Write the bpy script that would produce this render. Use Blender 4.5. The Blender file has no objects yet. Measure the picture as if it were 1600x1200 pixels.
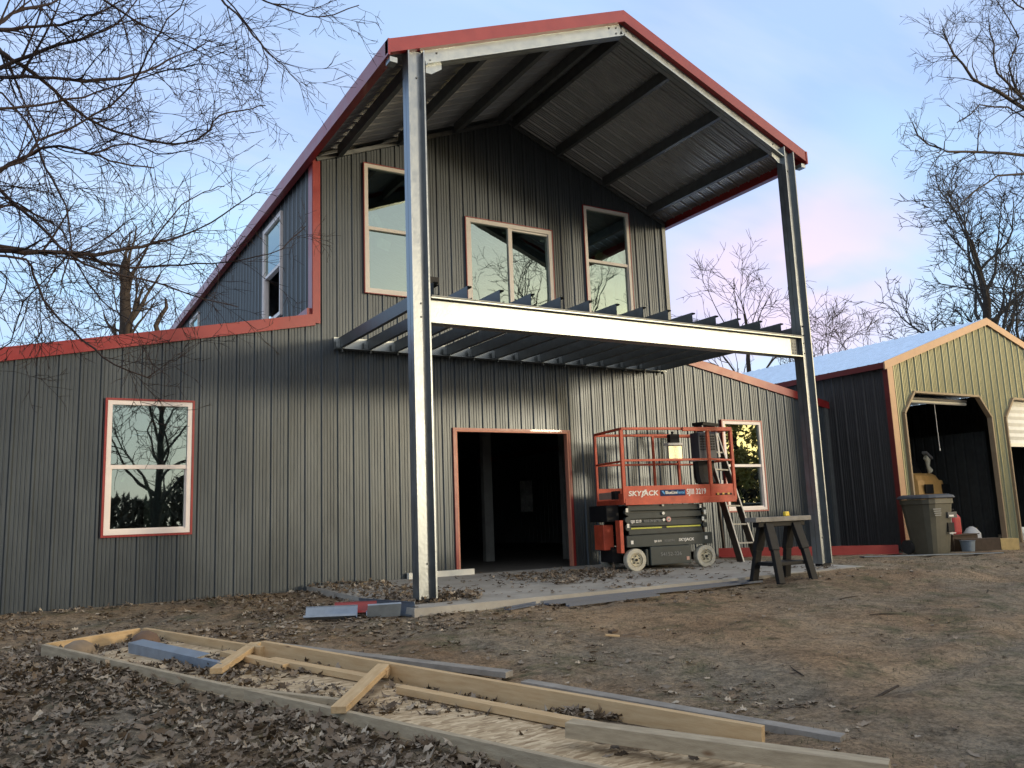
import bpy, math, random
import numpy as np
from mathutils import Vector, Matrix
random.seed(7); rng = np.random.default_rng(7)
R_ = math.radians
scene = bpy.context.scene
C = scene.collection

# ------------------------------------------------------------------ camera
cam_d = bpy.data.cameras.new('camera'); cam = bpy.data.objects.new('camera', cam_d); C.objects.link(cam)
scene.camera = cam
cam_d.sensor_width = 36.0; cam_d.lens = 1311.67/1600*36
cam_d.clip_start = 0.05; cam_d.clip_end = 2000
rt = Vector((0.86274, -0.50425, -0.03745)); up = Vector((-0.04730, -0.15422, 0.98690)); fw = Vector((0.50342, 0.84967, 0.15691))
M = Matrix((rt, up, -fw)).transposed().to_4x4(); M.translation = Vector((-6.7106, -11.195, 0.7898))
cam.matrix_world = M
scene.render.resolution_x = 1024; scene.render.resolution_y = 768

# ------------------------------------------------------------------ sky, sun, exposure
SUN_AZ = 35.0      # degrees from -y towards +x: the glow stands in front of the building, to the right
SUN_EL = 5.5
sdir = Vector((math.sin(R_(SUN_AZ))*math.cos(R_(SUN_EL)), -math.cos(R_(SUN_AZ))*math.cos(R_(SUN_EL)), math.sin(R_(SUN_EL))))
gdir = Vector((math.sin(R_(58))*math.cos(R_(4)), -math.cos(R_(58))*math.cos(R_(4)), math.sin(R_(4))))
world = bpy.data.worlds.new('World'); scene.world = world; world.use_nodes = True
nt = world.node_tree; N = nt.nodes; L = nt.links; N.clear()
def nd(t, **k):
    n = N.new(t)
    for a, b in k.items(): setattr(n, a, b)
    return n
tc = nd('ShaderNodeTexCoord')
sky = nd('ShaderNodeTexSky', sky_type='NISHITA', sun_disc=False, sun_elevation=R_(SUN_EL), sun_rotation=math.atan2(sdir.x, sdir.y))
sky.air_density = 1.0; sky.dust_density = 1.5; sky.ozone_density = 2.0
nrm = nd('ShaderNodeVectorMath', operation='NORMALIZE'); L.new(tc.outputs['Generated'], nrm.inputs[0])
sep = nd('ShaderNodeSeparateXYZ'); L.new(nrm.outputs[0], sep.inputs[0])
ramp = nd('ShaderNodeValToRGB'); L.new(sep.outputs['Z'], ramp.inputs[0])
cr = ramp.color_ramp
cr.elements[0].position = 0.0; cr.elements[0].color = (.56, .68, .86, 1)
cr.elements[1].position = 1.0; cr.elements[1].color = (.74, .76, .84, 1)
e = cr.elements.new(.16); e.color = (.43, .72, .95, 1)
e = cr.elements.new(.40); e.color = (.37, .53, .88, 1)
e = cr.elements.new(.62); e.color = (.40, .54, .86, 1)
# cloud plane coordinates: direction / (z + .25)
ad = nd('ShaderNodeMath', operation='ADD'); L.new(sep.outputs['Z'], ad.inputs[0]); ad.inputs[1].default_value = .22
mx = nd('ShaderNodeMath', operation='MAXIMUM'); L.new(ad.outputs[0], mx.inputs[0]); mx.inputs[1].default_value = .08
dv = nd('ShaderNodeVectorMath', operation='DIVIDE'); L.new(nrm.outputs[0], dv.inputs[0])
cb = nd('ShaderNodeCombineXYZ')
for i in range(3): L.new(mx.outputs[0], cb.inputs[i])
L.new(cb.outputs[0], dv.inputs[1])
def noise(vec, scale, detail=4, rough=.5):
    n = nd('ShaderNodeTexNoise'); n.inputs['Scale'].default_value = scale; n.inputs['Detail'].default_value = detail
    n.inputs['Roughness'].default_value = rough; L.new(vec, n.inputs['Vector']); return n
def rmp(src, a, b, ca=(0, 0, 0, 1), cb_=(1, 1, 1, 1)):
    r = nd('ShaderNodeValToRGB'); r.color_ramp.elements[0].position = a; r.color_ramp.elements[1].position = b
    r.color_ramp.elements[0].color = ca; r.color_ramp.elements[1].color = cb_; L.new(src, r.inputs[0]); return r
def mixc(f, a, b, blend='MIX'):
    m = nd('ShaderNodeMix', data_type='RGBA', blend_type=blend)
    for s, v in ((0, f), (6, a), (7, b)):
        if isinstance(v, (float, int)): m.inputs[s].default_value = v
        elif isinstance(v, tuple): m.inputs[s].default_value = v
        else: L.new(v, m.inputs[s])
    return m.outputs[2]
n1 = noise(dv.outputs[0], 1.5, 3, .45); m1 = rmp(n1.outputs[0], .34, .58)
c1 = mixc(m1.outputs[0], ramp.outputs[0], (.37, .50, .78, 1))
mp = nd('ShaderNodeMapping'); mp.inputs['Location'].default_value = (3.1, 1.7, 0); mp.inputs['Scale'].default_value = (1, 1.6, 1); L.new(dv.outputs[0], mp.inputs[0])
n2 = noise(mp.outputs[0], 1.1, 3, .4); m2 = rmp(n2.outputs[0], .45, .68, (0, 0, 0, 1), (.85, .85, .85, 1))
c2 = mixc(m2.outputs[0], c1, (.50, .74, .96, 1))
mp4 = nd('ShaderNodeMapping'); mp4.inputs['Rotation'].default_value = (0, 0, .6); mp4.inputs['Scale'].default_value = (1.2, 4.5, 1); L.new(dv.outputs[0], mp4.inputs[0])
n4 = noise(mp4.outputs[0], 1.3, 5, .55); m4 = rmp(n4.outputs[0], .46, .74, (0, 0, 0, 1), (.65, .65, .65, 1))
c2 = mixc(m4.outputs[0], c2, (.56, .64, .84, 1))
# a pink bank low over the right
def lobe(d, a, b):
    dt = nd('ShaderNodeVectorMath', operation='DOT_PRODUCT'); L.new(nrm.outputs[0], dt.inputs[0]); dt.inputs[1].default_value = d
    r = nd('ShaderNodeMapRange', interpolation_type='SMOOTHERSTEP'); L.new(dt.outputs['Value'], r.inputs[0])
    r.inputs[1].default_value = a; r.inputs[2].default_value = b; return r.outputs[0]
pd = Vector((.735, .635, .24)).normalized()
pk = lobe(pd, .978, 1.006)
pm = nd('ShaderNodeMath', operation='MULTIPLY'); L.new(pk, pm.inputs[0])
n3 = noise(dv.outputs[0], 2.5, 3, .5); m3 = rmp(n3.outputs[0], .3, .6); L.new(m3.outputs[0], pm.inputs[1])
c3 = mixc(pm.outputs[0], c2, (.82, .66, .84, 1))
# warm glow low in front of the building
g1 = lobe(gdir, .62, 1.0)
low = nd('ShaderNodeMapRange', interpolation_type='SMOOTHSTEP'); L.new(sep.outputs['Z'], low.inputs[0])
low.inputs[1].default_value = .42; low.inputs[2].default_value = .02
gm = nd('ShaderNodeMath', operation='MULTIPLY'); L.new(g1, gm.inputs[0]); L.new(low.outputs[0], gm.inputs[1])
bk = lobe(Vector((.1, -.72, .68)).normalized(), .05, .85)
c3 = mixc(bk, c3, (.78, .79, .82, 1))
c4 = mixc(gm.outputs[0], c3, (1.9, 1.6, .95, 1))
hv = nd('ShaderNodeVectorMath', operation='MULTIPLY'); L.new(nrm.outputs[0], hv.inputs[0]); hv.inputs[1].default_value = (1, 1, 0)
hn = nd('ShaderNodeVectorMath', operation='NORMALIZE'); L.new(hv.outputs[0], hn.inputs[0])
hd = nd('ShaderNodeVectorMath', operation='DOT_PRODUCT'); L.new(hn.outputs[0], hd.inputs[0]); hd.inputs[1].default_value = (math.sin(R_(52)), -math.cos(R_(52)), 0)
ha = nd('ShaderNodeMapRange', interpolation_type='SMOOTHERSTEP'); L.new(hd.outputs['Value'], ha.inputs[0]); ha.inputs[1].default_value = .70; ha.inputs[2].default_value = 1.0
bd = nd('ShaderNodeValToRGB'); L.new(sep.outputs['Z'], bd.inputs[0]); be = bd.color_ramp
be.elements[0].position = .02; be.elements[0].color = (0, 0, 0, 1); be.elements[1].position = .24; be.elements[1].color = (0, 0, 0, 1)
be_ = be.elements.new(.07); be_.color = (1, 1, 1, 1); be_ = be.elements.new(.12); be_.color = (.9, .9, .9, 1)
hm = nd('ShaderNodeMath', operation='MULTIPLY'); L.new(ha.outputs[0], hm.inputs[0]); L.new(bd.outputs[0], hm.inputs[1])
c4 = mixc(hm.outputs[0], c4, (5.0, 3.5, 1.25, 1))
nk = nd('ShaderNodeVectorMath', operation='SCALE'); L.new(sky.outputs[0], nk.inputs[0]); nk.inputs['Scale'].default_value = .05
fin = nd('ShaderNodeVectorMath', operation='ADD'); L.new(c4, fin.inputs[0]); L.new(nk.outputs[0], fin.inputs[1])
bg = nd('ShaderNodeBackground'); L.new(fin.outputs[0], bg.inputs[0]); bg.inputs[1].default_value = .66
out = nd('ShaderNodeOutputWorld'); L.new(bg.outputs[0], out.inputs[0])

sd = bpy.data.lights.new('sun', 'SUN'); sun = bpy.data.objects.new('sun', sd); C.objects.link(sun)
sd.energy = 1.15; sd.angle = R_(7); sd.color = (1, .85, .62)
sun.rotation_euler = sdir.to_track_quat('Z', 'Y').to_euler()
scene.view_settings.view_transform = 'Standard'; scene.view_settings.look = 'None'
scene.view_settings.exposure = 0.88; scene.view_settings.gamma = 1.0

# ------------------------------------------------------------------ materials
def mat(name, col, rough=.6, metal=0., var=.12, nscale=6., bump=0., bscale=60., spec=.5, col2=None, coat=0., stretch=None, bdist=.01, rvar=0.):
    m = bpy.data.materials.new(name); m.use_nodes = True
    t = m.node_tree; n = t.nodes; l = t.links
    p = n['Principled BSDF']
    p.inputs['Roughness'].default_value = rough; p.inputs['Metallic'].default_value = metal
    p.inputs['Specular IOR Level'].default_value = spec; p.inputs['Coat Weight'].default_value = coat
    tcn = n.new('ShaderNodeTexCoord'); mpn = n.new('ShaderNodeMapping'); l.new(tcn.outputs['Object'], mpn.inputs[0])
    if stretch: mpn.inputs['Scale'].default_value = stretch
    nz = n.new('ShaderNodeTexNoise'); nz.inputs['Scale'].default_value = nscale; nz.inputs['Detail'].default_value = 6; nz.inputs['Roughness'].default_value = .6
    l.new(mpn.outputs[0], nz.inputs['Vector'])
    rp = n.new('ShaderNodeValToRGB'); rp.color_ramp.elements[0].position = .3; rp.color_ramp.elements[1].position = .7
    c2 = col2 or tuple(min(1, c*(1+var)) for c in col)
    c1 = col if col2 else tuple(c*(1-var) for c in col)
    rp.color_ramp.elements[0].color = (*c1, 1); rp.color_ramp.elements[1].color = (*c2, 1)
    l.new(nz.outputs[0], rp.inputs[0]); l.new(rp.outputs[0], p.inputs['Base Color'])
    if rvar:
        mr = n.new('ShaderNodeMapRange'); l.new(nz.outputs[0], mr.inputs[0]); mr.inputs[1].default_value = .3; mr.inputs[2].default_value = .7
        mr.inputs[3].default_value = max(0, rough-rvar); mr.inputs[4].default_value = rough+rvar; l.new(mr.outputs[0], p.inputs['Roughness'])
    if bump:
        nb = n.new('ShaderNodeTexNoise'); nb.inputs['Scale'].default_value = bscale; nb.inputs['Detail'].default_value = 5
        l.new(mpn.outputs[0], nb.inputs['Vector'])
        b = n.new('ShaderNodeBump'); b.inputs['Strength'].default_value = bump; b.inputs['Distance'].default_value = bdist
        l.new(nb.outputs[0], b.inputs['Height']); l.new(b.outputs[0], p.inputs['Normal'])
    return m
STEEL = mat('charcoal_steel', (.070, .083, .095), .38, .45, .14, 2.2, .25, 3.0, .5, stretch=(1, 1, .35), rvar=.05, bdist=.02)
STEEL_UP = mat('ceiling_steel', (.32, .34, .365), .36, .4, .12, 3)
RED = mat('red_trim', (.245, .017, .017), .38, .0, .10, 5, .1, 8, .6, coat=.15, rvar=.05)
GALV = mat('galvanised_steel', (.33, .36, .365), .38, .85, .08, 9, .08, 40, .5, rvar=.07)
GALVC = mat('shaded_galvanised', (.25, .275, .295), .36, .85, .10, 7, .1, 30, .5, rvar=.08)  # same galvanised steel, darkened in colour so the columns look shaded
GALVD = mat('dull_galvanised_steel', (.12, .13, .135), .45, .6, .2, 10, rvar=.06)
ROOFM = mat('galvalume_roof', (.62, .72, .84), .22, .85, .08, 5)
WHITE = mat('white_vinyl', (.72, .66, .64), .45, 0, .04, 8)
WHITE2 = mat('white_paint_steel', (.80, .79, .71), .45, 0, .06, 8, coat=.3)
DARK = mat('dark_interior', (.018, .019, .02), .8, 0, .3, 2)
DARKWOOD = mat('dim_post', (.26, .27, .26), .8, 0, .2, 5)
CONC = mat('concrete', (.28, .262, .23), .85, 0, .2, 2.4, .4, 40, .3, col2=(.40, .38, .34))
BLACK = mat('black_plastic', (.012, .012, .013), .6, 0, .3, 12, .1, 60, .25)
RUBBER = mat('black_rubber', (.02, .02, .02), .8, 0, .3, 20)
TYRE = mat('pale_solid_tyre', (.50, .47, .38), .75, 0, .15, 25, .2, 60)
RIM = mat('cream_rim', (.55, .50, .36), .5, 0, .18, 18)
ORANGE = mat('orange_red_paint', (.50, .075, .034), .5, 0, .24, 7, .05, 20, coat=.15)
LIFTG = mat('charcoal_green_paint', (.022, .032, .033), .5, .0, .25, 9)
DECAL = mat('white_decal', (.75, .73, .68), .5, 0, .04)
DECALD = mat('grey_decal', (.20, .21, .21), .5, 0, .1)
DECALB = mat('blue_decal', (.008, .022, .09), .6, 0, .08, spec=.2)
DECALC = mat('light_blue_decal', (.05, .32, .70), .4, 0, .08)
YELLOW = mat('yellow_stripe', (.50, .50, .06), .5, 0, .1)
AMBER = mat('amber_stripe', (.65, .38, .08), .5, 0, .1)
PINE = mat('pine_lumber', (.46, .31, .16), .75, 0, .2, 5, .3, 60, .3, col2=(.58, .43, .25), stretch=(1, 8, 8))
PINEG = mat('weathered_lumber', (.29, .235, .16), .85, 0, .2, 7, .4, 60, .3, col2=(.46, .385, .27), stretch=(1, 6, 6))
GREYW = mat('grey_lumber', (.19, .175, .155), .85, 0, .2, 7, .4, 60, .3, col2=(.30, .28, .25))
BARK = mat('bark', (.045, .036, .030), .9, 0, .3, 9, .6, 30, .2)
TWIG = mat('twig_bark', (.038, .028, .027), .9, 0, .25, 4, 0, 30, .2)
BARK3 = mat('dark_grey_bark', (.050, .046, .042), .9, 0, .3, 9)
BARK2 = mat('grey_brown_bark', (.060, .048, .040), .9, 0, .3, 9, .4, 30, .2)
ALU = mat('aluminium', (.36, .36, .35), .5, .4, .1, 10)
LADW = mat('brown_ladder_rail', (.05, .038, .030), .6, 0, .2, 10)
OLIVE = mat('olive_plastic', (.085, .08, .057), .55, 0, .12, 8)
BINLID = mat('charcoal_bin_lid', (.05, .055, .065), .5, 0, .12, 8)
TAN = mat('tan_machine_paint', (.62, .36, .12), .45, 0, .12, 8)
CREAM = mat('cream_paint', (.85, .80, .60), .5, 0, .1)
CARD = mat('raw_beam_end', (.50, .36, .15), .8, 0, .15, 12)
BROWNB = mat('brown_beam_side', (.075, .05, .032), .85, 0, .2, 12)
BLUEB = mat('grey_blue_plastic', (.16, .20, .24), .6, 0, .1, 12)
JERRY = mat('red_can', (.45, .03, .04), .5, 0, .1, 12)
GREYP = mat('grey_can', (.32, .31, .30), .6, 0, .1, 12)
WBAG = mat('white_bag', (.55, .55, .54), .7, 0, .1, 12)
YTAPE = mat('yellow_tape', (.75, .55, .05), .45, 0, .1, 12)
BLUEMET = mat('blue_grey_flashing', (.155, .185, .225), .42, .45, .12, 10, rvar=.06)
BLUET = mat('dark_blue_trim', (.065, .085, .13), .5, .1, .15, 7, rvar=.06)
BLUEO = mat('pale_blue_flashing', (.22, .27, .34), .42, .25, .18, 9, rvar=.08)
TUBE = mat('dead_light_tube', (.82, .82, .74), .3, 0, .02)
STICK = mat('paper_sticker', (.62, .66, .62), .6, 0, .2, 14)
STICKG = mat('green_sticker', (.25, .38, .20), .6, 0, .15, 14)
INSUL = mat('inside_board', (.22, .23, .22), .8, 0, .2, 3)
FOL = mat('evergreen_leaf', (.22, .22, .05), .5, 0, .4, 3, col2=(.50, .36, .10))

def glass_mat():
    m = bpy.data.materials.new('window_glass'); m.use_nodes = True; t = m.node_tree; n = t.nodes; l = t.links; n.clear()
    o = n.new('ShaderNodeOutputMaterial'); mix = n.new('ShaderNodeMixShader'); tr = n.new('ShaderNodeBsdfTransparent'); gl = n.new('ShaderNodeBsdfGlossy')
    tr.inputs[0].default_value = (.55, .62, .60, 1); gl.inputs[0].default_value = (.74, .88, .84, 1); gl.inputs['Roughness'].default_value = .012
    f = n.new('ShaderNodeFresnel'); f.inputs[0].default_value = 1.5
    a = n.new('ShaderNodeMath'); a.operation = 'ADD'; a.inputs[1].default_value = .25; l.new(f.outputs[0], a.inputs[0]); l.new(a.outputs[0], mix.inputs[0])
    l.new(tr.outputs[0], mix.inputs[1]); l.new(gl.outputs[0], mix.inputs[2]); l.new(mix.outputs[0], o.inputs[0])
    tcn = n.new('ShaderNodeTexCoord'); nz = n.new('ShaderNodeTexNoise'); nz.inputs['Scale'].default_value = 2.2; l.new(tcn.outputs['Object'], nz.inputs['Vector'])
    b = n.new('ShaderNodeBump'); b.inputs['Strength'].default_value = .12; b.inputs['Distance'].default_value = .006; l.new(nz.outputs[0], b.inputs['Height']); l.new(b.outputs[0], gl.inputs['Normal'])
    return m
GLASS = glass_mat()

def knots(m):
    t = m.node_tree; n = t.nodes; l = t.links; p = n['Principled BSDF']; src = p.inputs['Base Color'].links[0].from_socket
    tcn = n.new('ShaderNodeTexCoord'); mp_ = n.new('ShaderNodeMapping'); mp_.inputs['Scale'].default_value = (3.2, 7, 7); l.new(tcn.outputs['Object'], mp_.inputs[0])
    v = n.new('ShaderNodeTexVoronoi'); l.new(mp_.outputs[0], v.inputs['Vector']); v.inputs['Scale'].default_value = 1
    r = n.new('ShaderNodeValToRGB'); l.new(v.outputs['Distance'], r.inputs[0]); r.color_ramp.elements[0].position = .06; r.color_ramp.elements[0].color = (1, 1, 1, 1); r.color_ramp.elements[1].position = .15; r.color_ramp.elements[1].color = (0, 0, 0, 1)
    x = n.new('ShaderNodeMix'); x.data_type = 'RGBA'; l.new(r.outputs[0], x.inputs[0]); l.new(src, x.inputs[6]); x.inputs[7].default_value = (.16, .085, .04, 1); l.new(x.outputs[2], p.inputs['Base Color'])
knots(PINE); knots(PINEG)
def ground_mat():
    m = bpy.data.materials.new('bare_dirt'); m.use_nodes = True; t = m.node_tree; n = t.nodes; l = t.links; p = n['Principled BSDF']
    p.inputs['Roughness'].default_value = .95; p.inputs['Specular IOR Level'].default_value = .15
    tcn = n.new('ShaderNodeTexCoord')
    def nz(s, d=6, r=.6, dist=0):
        x = n.new('ShaderNodeTexNoise'); x.inputs['Scale'].default_value = s; x.inputs['Detail'].default_value = d; x.inputs['Roughness'].default_value = r
        x.inputs['Distortion'].default_value = dist; l.new(tcn.outputs['Object'], x.inputs['Vector']); return x.outputs[0]
    def rp(src, stops):
        r = n.new('ShaderNodeValToRGB'); l.new(src, r.inputs[0]); es = r.color_ramp.elements
        es[0].position, es[0].color = stops[0][0], (*stops[0][1], 1); es[1].position, es[1].color = stops[-1][0], (*stops[-1][1], 1)
        for a, c in stops[1:-1]: q = es.new(a); q.color = (*c, 1)
        return r.outputs[0]
    def mx_(f, a, b, bl='MIX'):
        x = n.new('ShaderNodeMix'); x.data_type = 'RGBA'; x.blend_type = bl
        for s, v in ((0, f), (6, a), (7, b)):
            if hasattr(v, 'links'): l.new(v, x.inputs[s])
            else: x.inputs[s].default_value = v
        return x.outputs[2]
    base = rp(nz(1.1, 8, .65, .4), [(.3, (.20, .135, .084)), (.5, (.30, .215, .138)), (.7, (.38, .29, .195))])
    grey = rp(nz(.42, 6, .6, .6), [(.42, (0, 0, 0)), (.62, (1, 1, 1))])
    gcol = rp(nz(5, 8, .7), [(.3, (.14, .128, .10)), (.7, (.31, .28, .225))])
    gf = n.new('ShaderNodeMath'); gf.operation = 'MULTIPLY'; gf.inputs[1].default_value = .75; l.new(grey, gf.inputs[0])
    c = mx_(gf.outputs[0], base, gcol)
    grn = rp(nz(1.9, 8, .75, .5), [(.52, (0, 0, 0)), (.64, (.7, .7, .7))])
    c = mx_(grn, c, (.10, .105, .058, 1))
    fine = rp(nz(38, 8, .75), [(.34, (.42, .42, .42)), (.5, (1, 1, 1)), (.70, (1.5, 1.45, 1.36))])
    c = mx_(1.0, c, fine, 'MULTIPLY')
    midn = rp(nz(7.5, 8, .72, .8), [(.34, (.55, .54, .52)), (.5, (1, 1, 1)), (.68, (1.28, 1.24, 1.18))])
    c = mx_(1.0, c, midn, 'MULTIPLY')
    pale = rp(nz(16, 8, .8), [(.63, (0, 0, 0)), (.72, (.6, .6, .6))])
    c = mx_(pale, c, (.38, .33, .25, 1))
    l.new(c, p.inputs['Base Color'])
    b1 = n.new('ShaderNodeBump'); b1.inputs['Strength'].default_value = .9; b1.inputs['Distance'].default_value = .05; l.new(nz(7, 10, .72), b1.inputs['Height'])
    b2 = n.new('ShaderNodeBump'); b2.inputs['Strength'].default_value = .9; b2.inputs['Distance'].default_value = .022; l.new(nz(55, 8, .7), b2.inputs['Height'])
    l.new(b1.outputs[0], b2.inputs['Normal']); l.new(b2.outputs[0], p.inputs['Normal'])
    return m
DIRT = ground_mat()

def osb_mat():
    m = bpy.data.materials.new('strand_board'); m.use_nodes = True; t = m.node_tree; n = t.nodes; l = t.links; p = n['Principled BSDF']
    p.inputs['Roughness'].default_value = .85; tcn = n.new('ShaderNodeTexCoord')
    prev = None
    for k, (rot, sc) in enumerate(((.3, (16, 55, 9)), (1.4, (18, 60, 10)), (2.3, (15, 52, 8)))):
        mp_ = n.new('ShaderNodeMapping'); mp_.inputs['Rotation'].default_value = (0, 0, rot); mp_.inputs['Scale'].default_value = sc; l.new(tcn.outputs['Object'], mp_.inputs[0])
        v = n.new('ShaderNodeTexVoronoi'); v.inputs['Scale'].default_value = 1; l.new(mp_.outputs[0], v.inputs['Vector'])
        s = n.new('ShaderNodeSeparateColor'); l.new(v.outputs['Color'], s.inputs[0])
        if prev is None: prev = s.outputs[0]
        else:
            a = n.new('ShaderNodeMix'); l.new(s.outputs[1], a.inputs[0]); l.new(prev, a.inputs[2]); l.new(s.outputs[0], a.inputs[3]); prev = a.outputs[0]
    r = n.new('ShaderNodeValToRGB'); l.new(prev, r.inputs[0]); es = r.color_ramp.elements
    es[0].color = (.22, .145, .075, 1); es[1].color = (.66, .53, .35, 1); q = es.new(.5); q.color = (.44, .33, .20, 1)
    l.new(r.outputs[0], p.inputs['Base Color']); return m
OSB = osb_mat()

def leaf_mat():
    m = bpy.data.materials.new('dead_leaf'); m.use_nodes = True; t = m.node_tree; n = t.nodes; l = t.links; p = n['Principled BSDF']
    p.inputs['Roughness'].default_value = .8; p.inputs['Specular IOR Level'].default_value = .2
    g = n.new('ShaderNodeNewGeometry'); r = n.new('ShaderNodeValToRGB'); l.new(g.outputs['Random Per Island'], r.inputs[0]); es = r.color_ramp.elements
    es[0].color = (.095, .070, .048, 1); es[1].color = (.42, .36, .28, 1)
    for a, c in ((.3, (.155, .118, .085)), (.6, (.205, .165, .125)), (.85, (.26, .215, .165))): q = es.new(a); q.color = (*c, 1)
    l.new(r.outputs[0], p.inputs['Base Color']); return m
LEAF = leaf_mat()
GRASSM = mat('dry_grass', (.055, .06, .03), .9, 0, .5, 3, col2=(.13, .12, .07))

# ------------------------------------------------------------------ mesh helpers
class MB:
    def __init__(s): s.v = []; s.f = []
    def quad(s, a, b, c, d):
        i = len(s.v); s.v += [tuple(a), tuple(b), tuple(c), tuple(d)]; s.f.append((i, i+1, i+2, i+3)); return s
    def poly(s, pts):
        i = len(s.v); s.v += [tuple(p) for p in pts]; s.f.append(tuple(range(i, i+len(pts)))); return s
    def box(s, x0, x1, y0, y1, z0, z1, T=None):
        i = len(s.v)
        P = [(x, y, z) for z in (z0, z1) for (x, y) in ((x0, y0), (x1, y0), (x1, y1), (x0, y1))]
        if T is not None: P = [tuple(T @ Vector(p)) for p in P]
        s.v += P
        s.f += [(i+3, i+2, i+1, i), (i+4, i+5, i+6, i+7)] + [(i+k, i+(k+1) % 4, i+4+(k+1) % 4, i+4+k) for k in range(4)]
        return s
    def beam(s, p0, p1, w, h, upv=(0, 0, 1)):
        """box from p0 to p1, w wide sideways, h along up, centred on the line"""
        p0 = Vector(p0); p1 = Vector(p1); d = (p1-p0); ln = d.length; d.normalize(); u = Vector(upv); sd_ = d.cross(u).normalized(); u = sd_.cross(d).normalized()
        i = len(s.v)
        for P in (p0, p1):
            for a, b in ((-1, -1), (1, -1), (1, 1), (-1, 1)): s.v.append(tuple(P + sd_*a*w/2 + u*b*h/2))
        s.f += [(i, i+3, i+2, i+1), (i+4, i+5, i+6, i+7)] + [(i+k, i+(k+1) % 4, i+4+(k+1) % 4, i+4+k) for k in range(4)]
        return s
    def sweep(s, prof, p0, p1, xa, ya):
        """open/closed thin profile list of (a,b) thick strips swept from p0 to p1: xa, ya profile axes"""
        p0 = Vector(p0); p1 = Vector(p1); xa = Vector(xa); ya = Vector(ya); n = len(prof); i = len(s.v)
        for P in (p0, p1):
            for a, b in prof: s.v.append(tuple(P + xa*a + ya*b))
        for k in range(n-1): s.f.append((i+k, i+k+1, i+n+k+1, i+n+k))
        return s
    def cyl(s, c, axis, r, h, n=20, r2=None, T=None):
        r2 = r if r2 is None else r2; ax = Vector(axis).normalized(); a = ax.orthogonal().normalized(); b = ax.cross(a); c = Vector(c); i = len(s.v)
        for q, rr in ((c-ax*h/2, r), (c+ax*h/2, r2)):
            for k in range(n):
                t = 2*math.pi*k/n; P = q + (a*math.cos(t)+b*math.sin(t))*rr
                s.v.append(tuple(T @ P) if T is not None else tuple(P))
        s.f += [tuple(reversed(range(i, i+n))), tuple(range(i+n, i+2*n))] + [(i+k, i+(k+1) % n, i+n+(k+1) % n, i+n+k) for k in range(n)]
        return s
    def lathe(s, prof, c, axis, n=28):
        ax = Vector(axis).normalized(); a = ax.orthogonal().normalized(); b = ax.cross(a); c = Vector(c); i = len(s.v); m = len(prof)
        for r, h in prof:
            for k in range(n):
                t = 2*math.pi*k/n; s.v.append(tuple(c + ax*h + (a*math.cos(t)+b*math.sin(t))*r))
        for j in range(m-1):
            for k in range(n): s.f.append((i+j*n+k, i+j*n+(k+1) % n, i+(j+1)*n+(k+1) % n, i+(j+1)*n+k))
        return s
    def tube(s, pts, rad, n=6):
        pts = [Vector(p) for p in pts]; i0 = len(s.v); m = len(pts)
        if not hasattr(rad, '__len__'): rad = [rad]*m
        d0 = (pts[1]-pts[0]).normalized(); a = d0.orthogonal().normalized()
        for j, p in enumerate(pts):
            d = (pts[min(j+1, m-1)]-pts[max(j-1, 0)]).normalized(); a = (a - d*a.dot(d)).normalized(); b = d.cross(a)
            for k in range(n):
                t = 2*math.pi*k/n; s.v.append(tuple(p + (a*math.cos(t)+b*math.sin(t))*rad[j]))
        for j in range(m-1):
            for k in range(n): s.f.append((i0+j*n+k, i0+j*n+(k+1) % n, i0+(j+1)*n+(k+1) % n, i0+(j+1)*n+k))
        s.f.append(tuple(reversed(range(i0, i0+n)))); s.f.append(tuple(range(i0+(m-1)*n, i0+m*n)))
        return s
    def build(s, name, m, parent=None, T=None, smooth=False, bevel=0.):
        me = bpy.data.meshes.new(name)
        vs = s.v if T is None else [tuple(T @ Vector(p)) for p in s.v]
        me.from_pydata(vs, [], s.f); me.update()
        me.materials.append(m)
        if smooth: me.shade_smooth()
        o = bpy.data.objects.new(name, me); C.objects.link(o)
        if parent is not None: o.parent = parent
        if bevel:
            b = o.modifiers.new('bevel', 'BEVEL'); b.width = bevel; b.segments = 2; b.limit_method = 'ANGLE'
        return o
def empty(name, label, cat, loc=(0, 0, 0), rz=0., group=None):
    o = bpy.data.objects.new(name, None); C.objects.link(o); o.location = loc; o.rotation_euler = (0, 0, rz)
    o['label'] = label; o['category'] = cat
    if group: o['group'] = group
    o.empty_display_size = .1
    return o
def tag(o, label, cat, group=None):
    o['label'] = label; o['category'] = cat
    if group: o['group'] = group
    return o
def text(s, size, m, parent, Mx, name='lettering', bold=0., sx=1., shear=0., ext=.0015):
    cu = bpy.data.curves.new('t', 'FONT'); cu.body = s; cu.size = size; cu.offset = bold; cu.shear = shear; cu.extrude = ext
    cu.align_x = 'LEFT'; cu.align_y = 'CENTER'
    o = bpy.data.objects.new('t', cu); C.objects.link(o)
    dg = bpy.context.evaluated_depsgraph_get(); me = bpy.data.meshes.new_from_object(o.evaluated_get(dg))
    bpy.data.objects.remove(o); bpy.data.curves.remove(cu)
    me.transform(Mx @ Matrix.Diagonal((sx, 1, 1, 1))); me.materials.clear(); me.materials.append(m)
    o = bpy.data.objects.new(name, me); C.objects.link(o); o.parent = parent; return o

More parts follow.
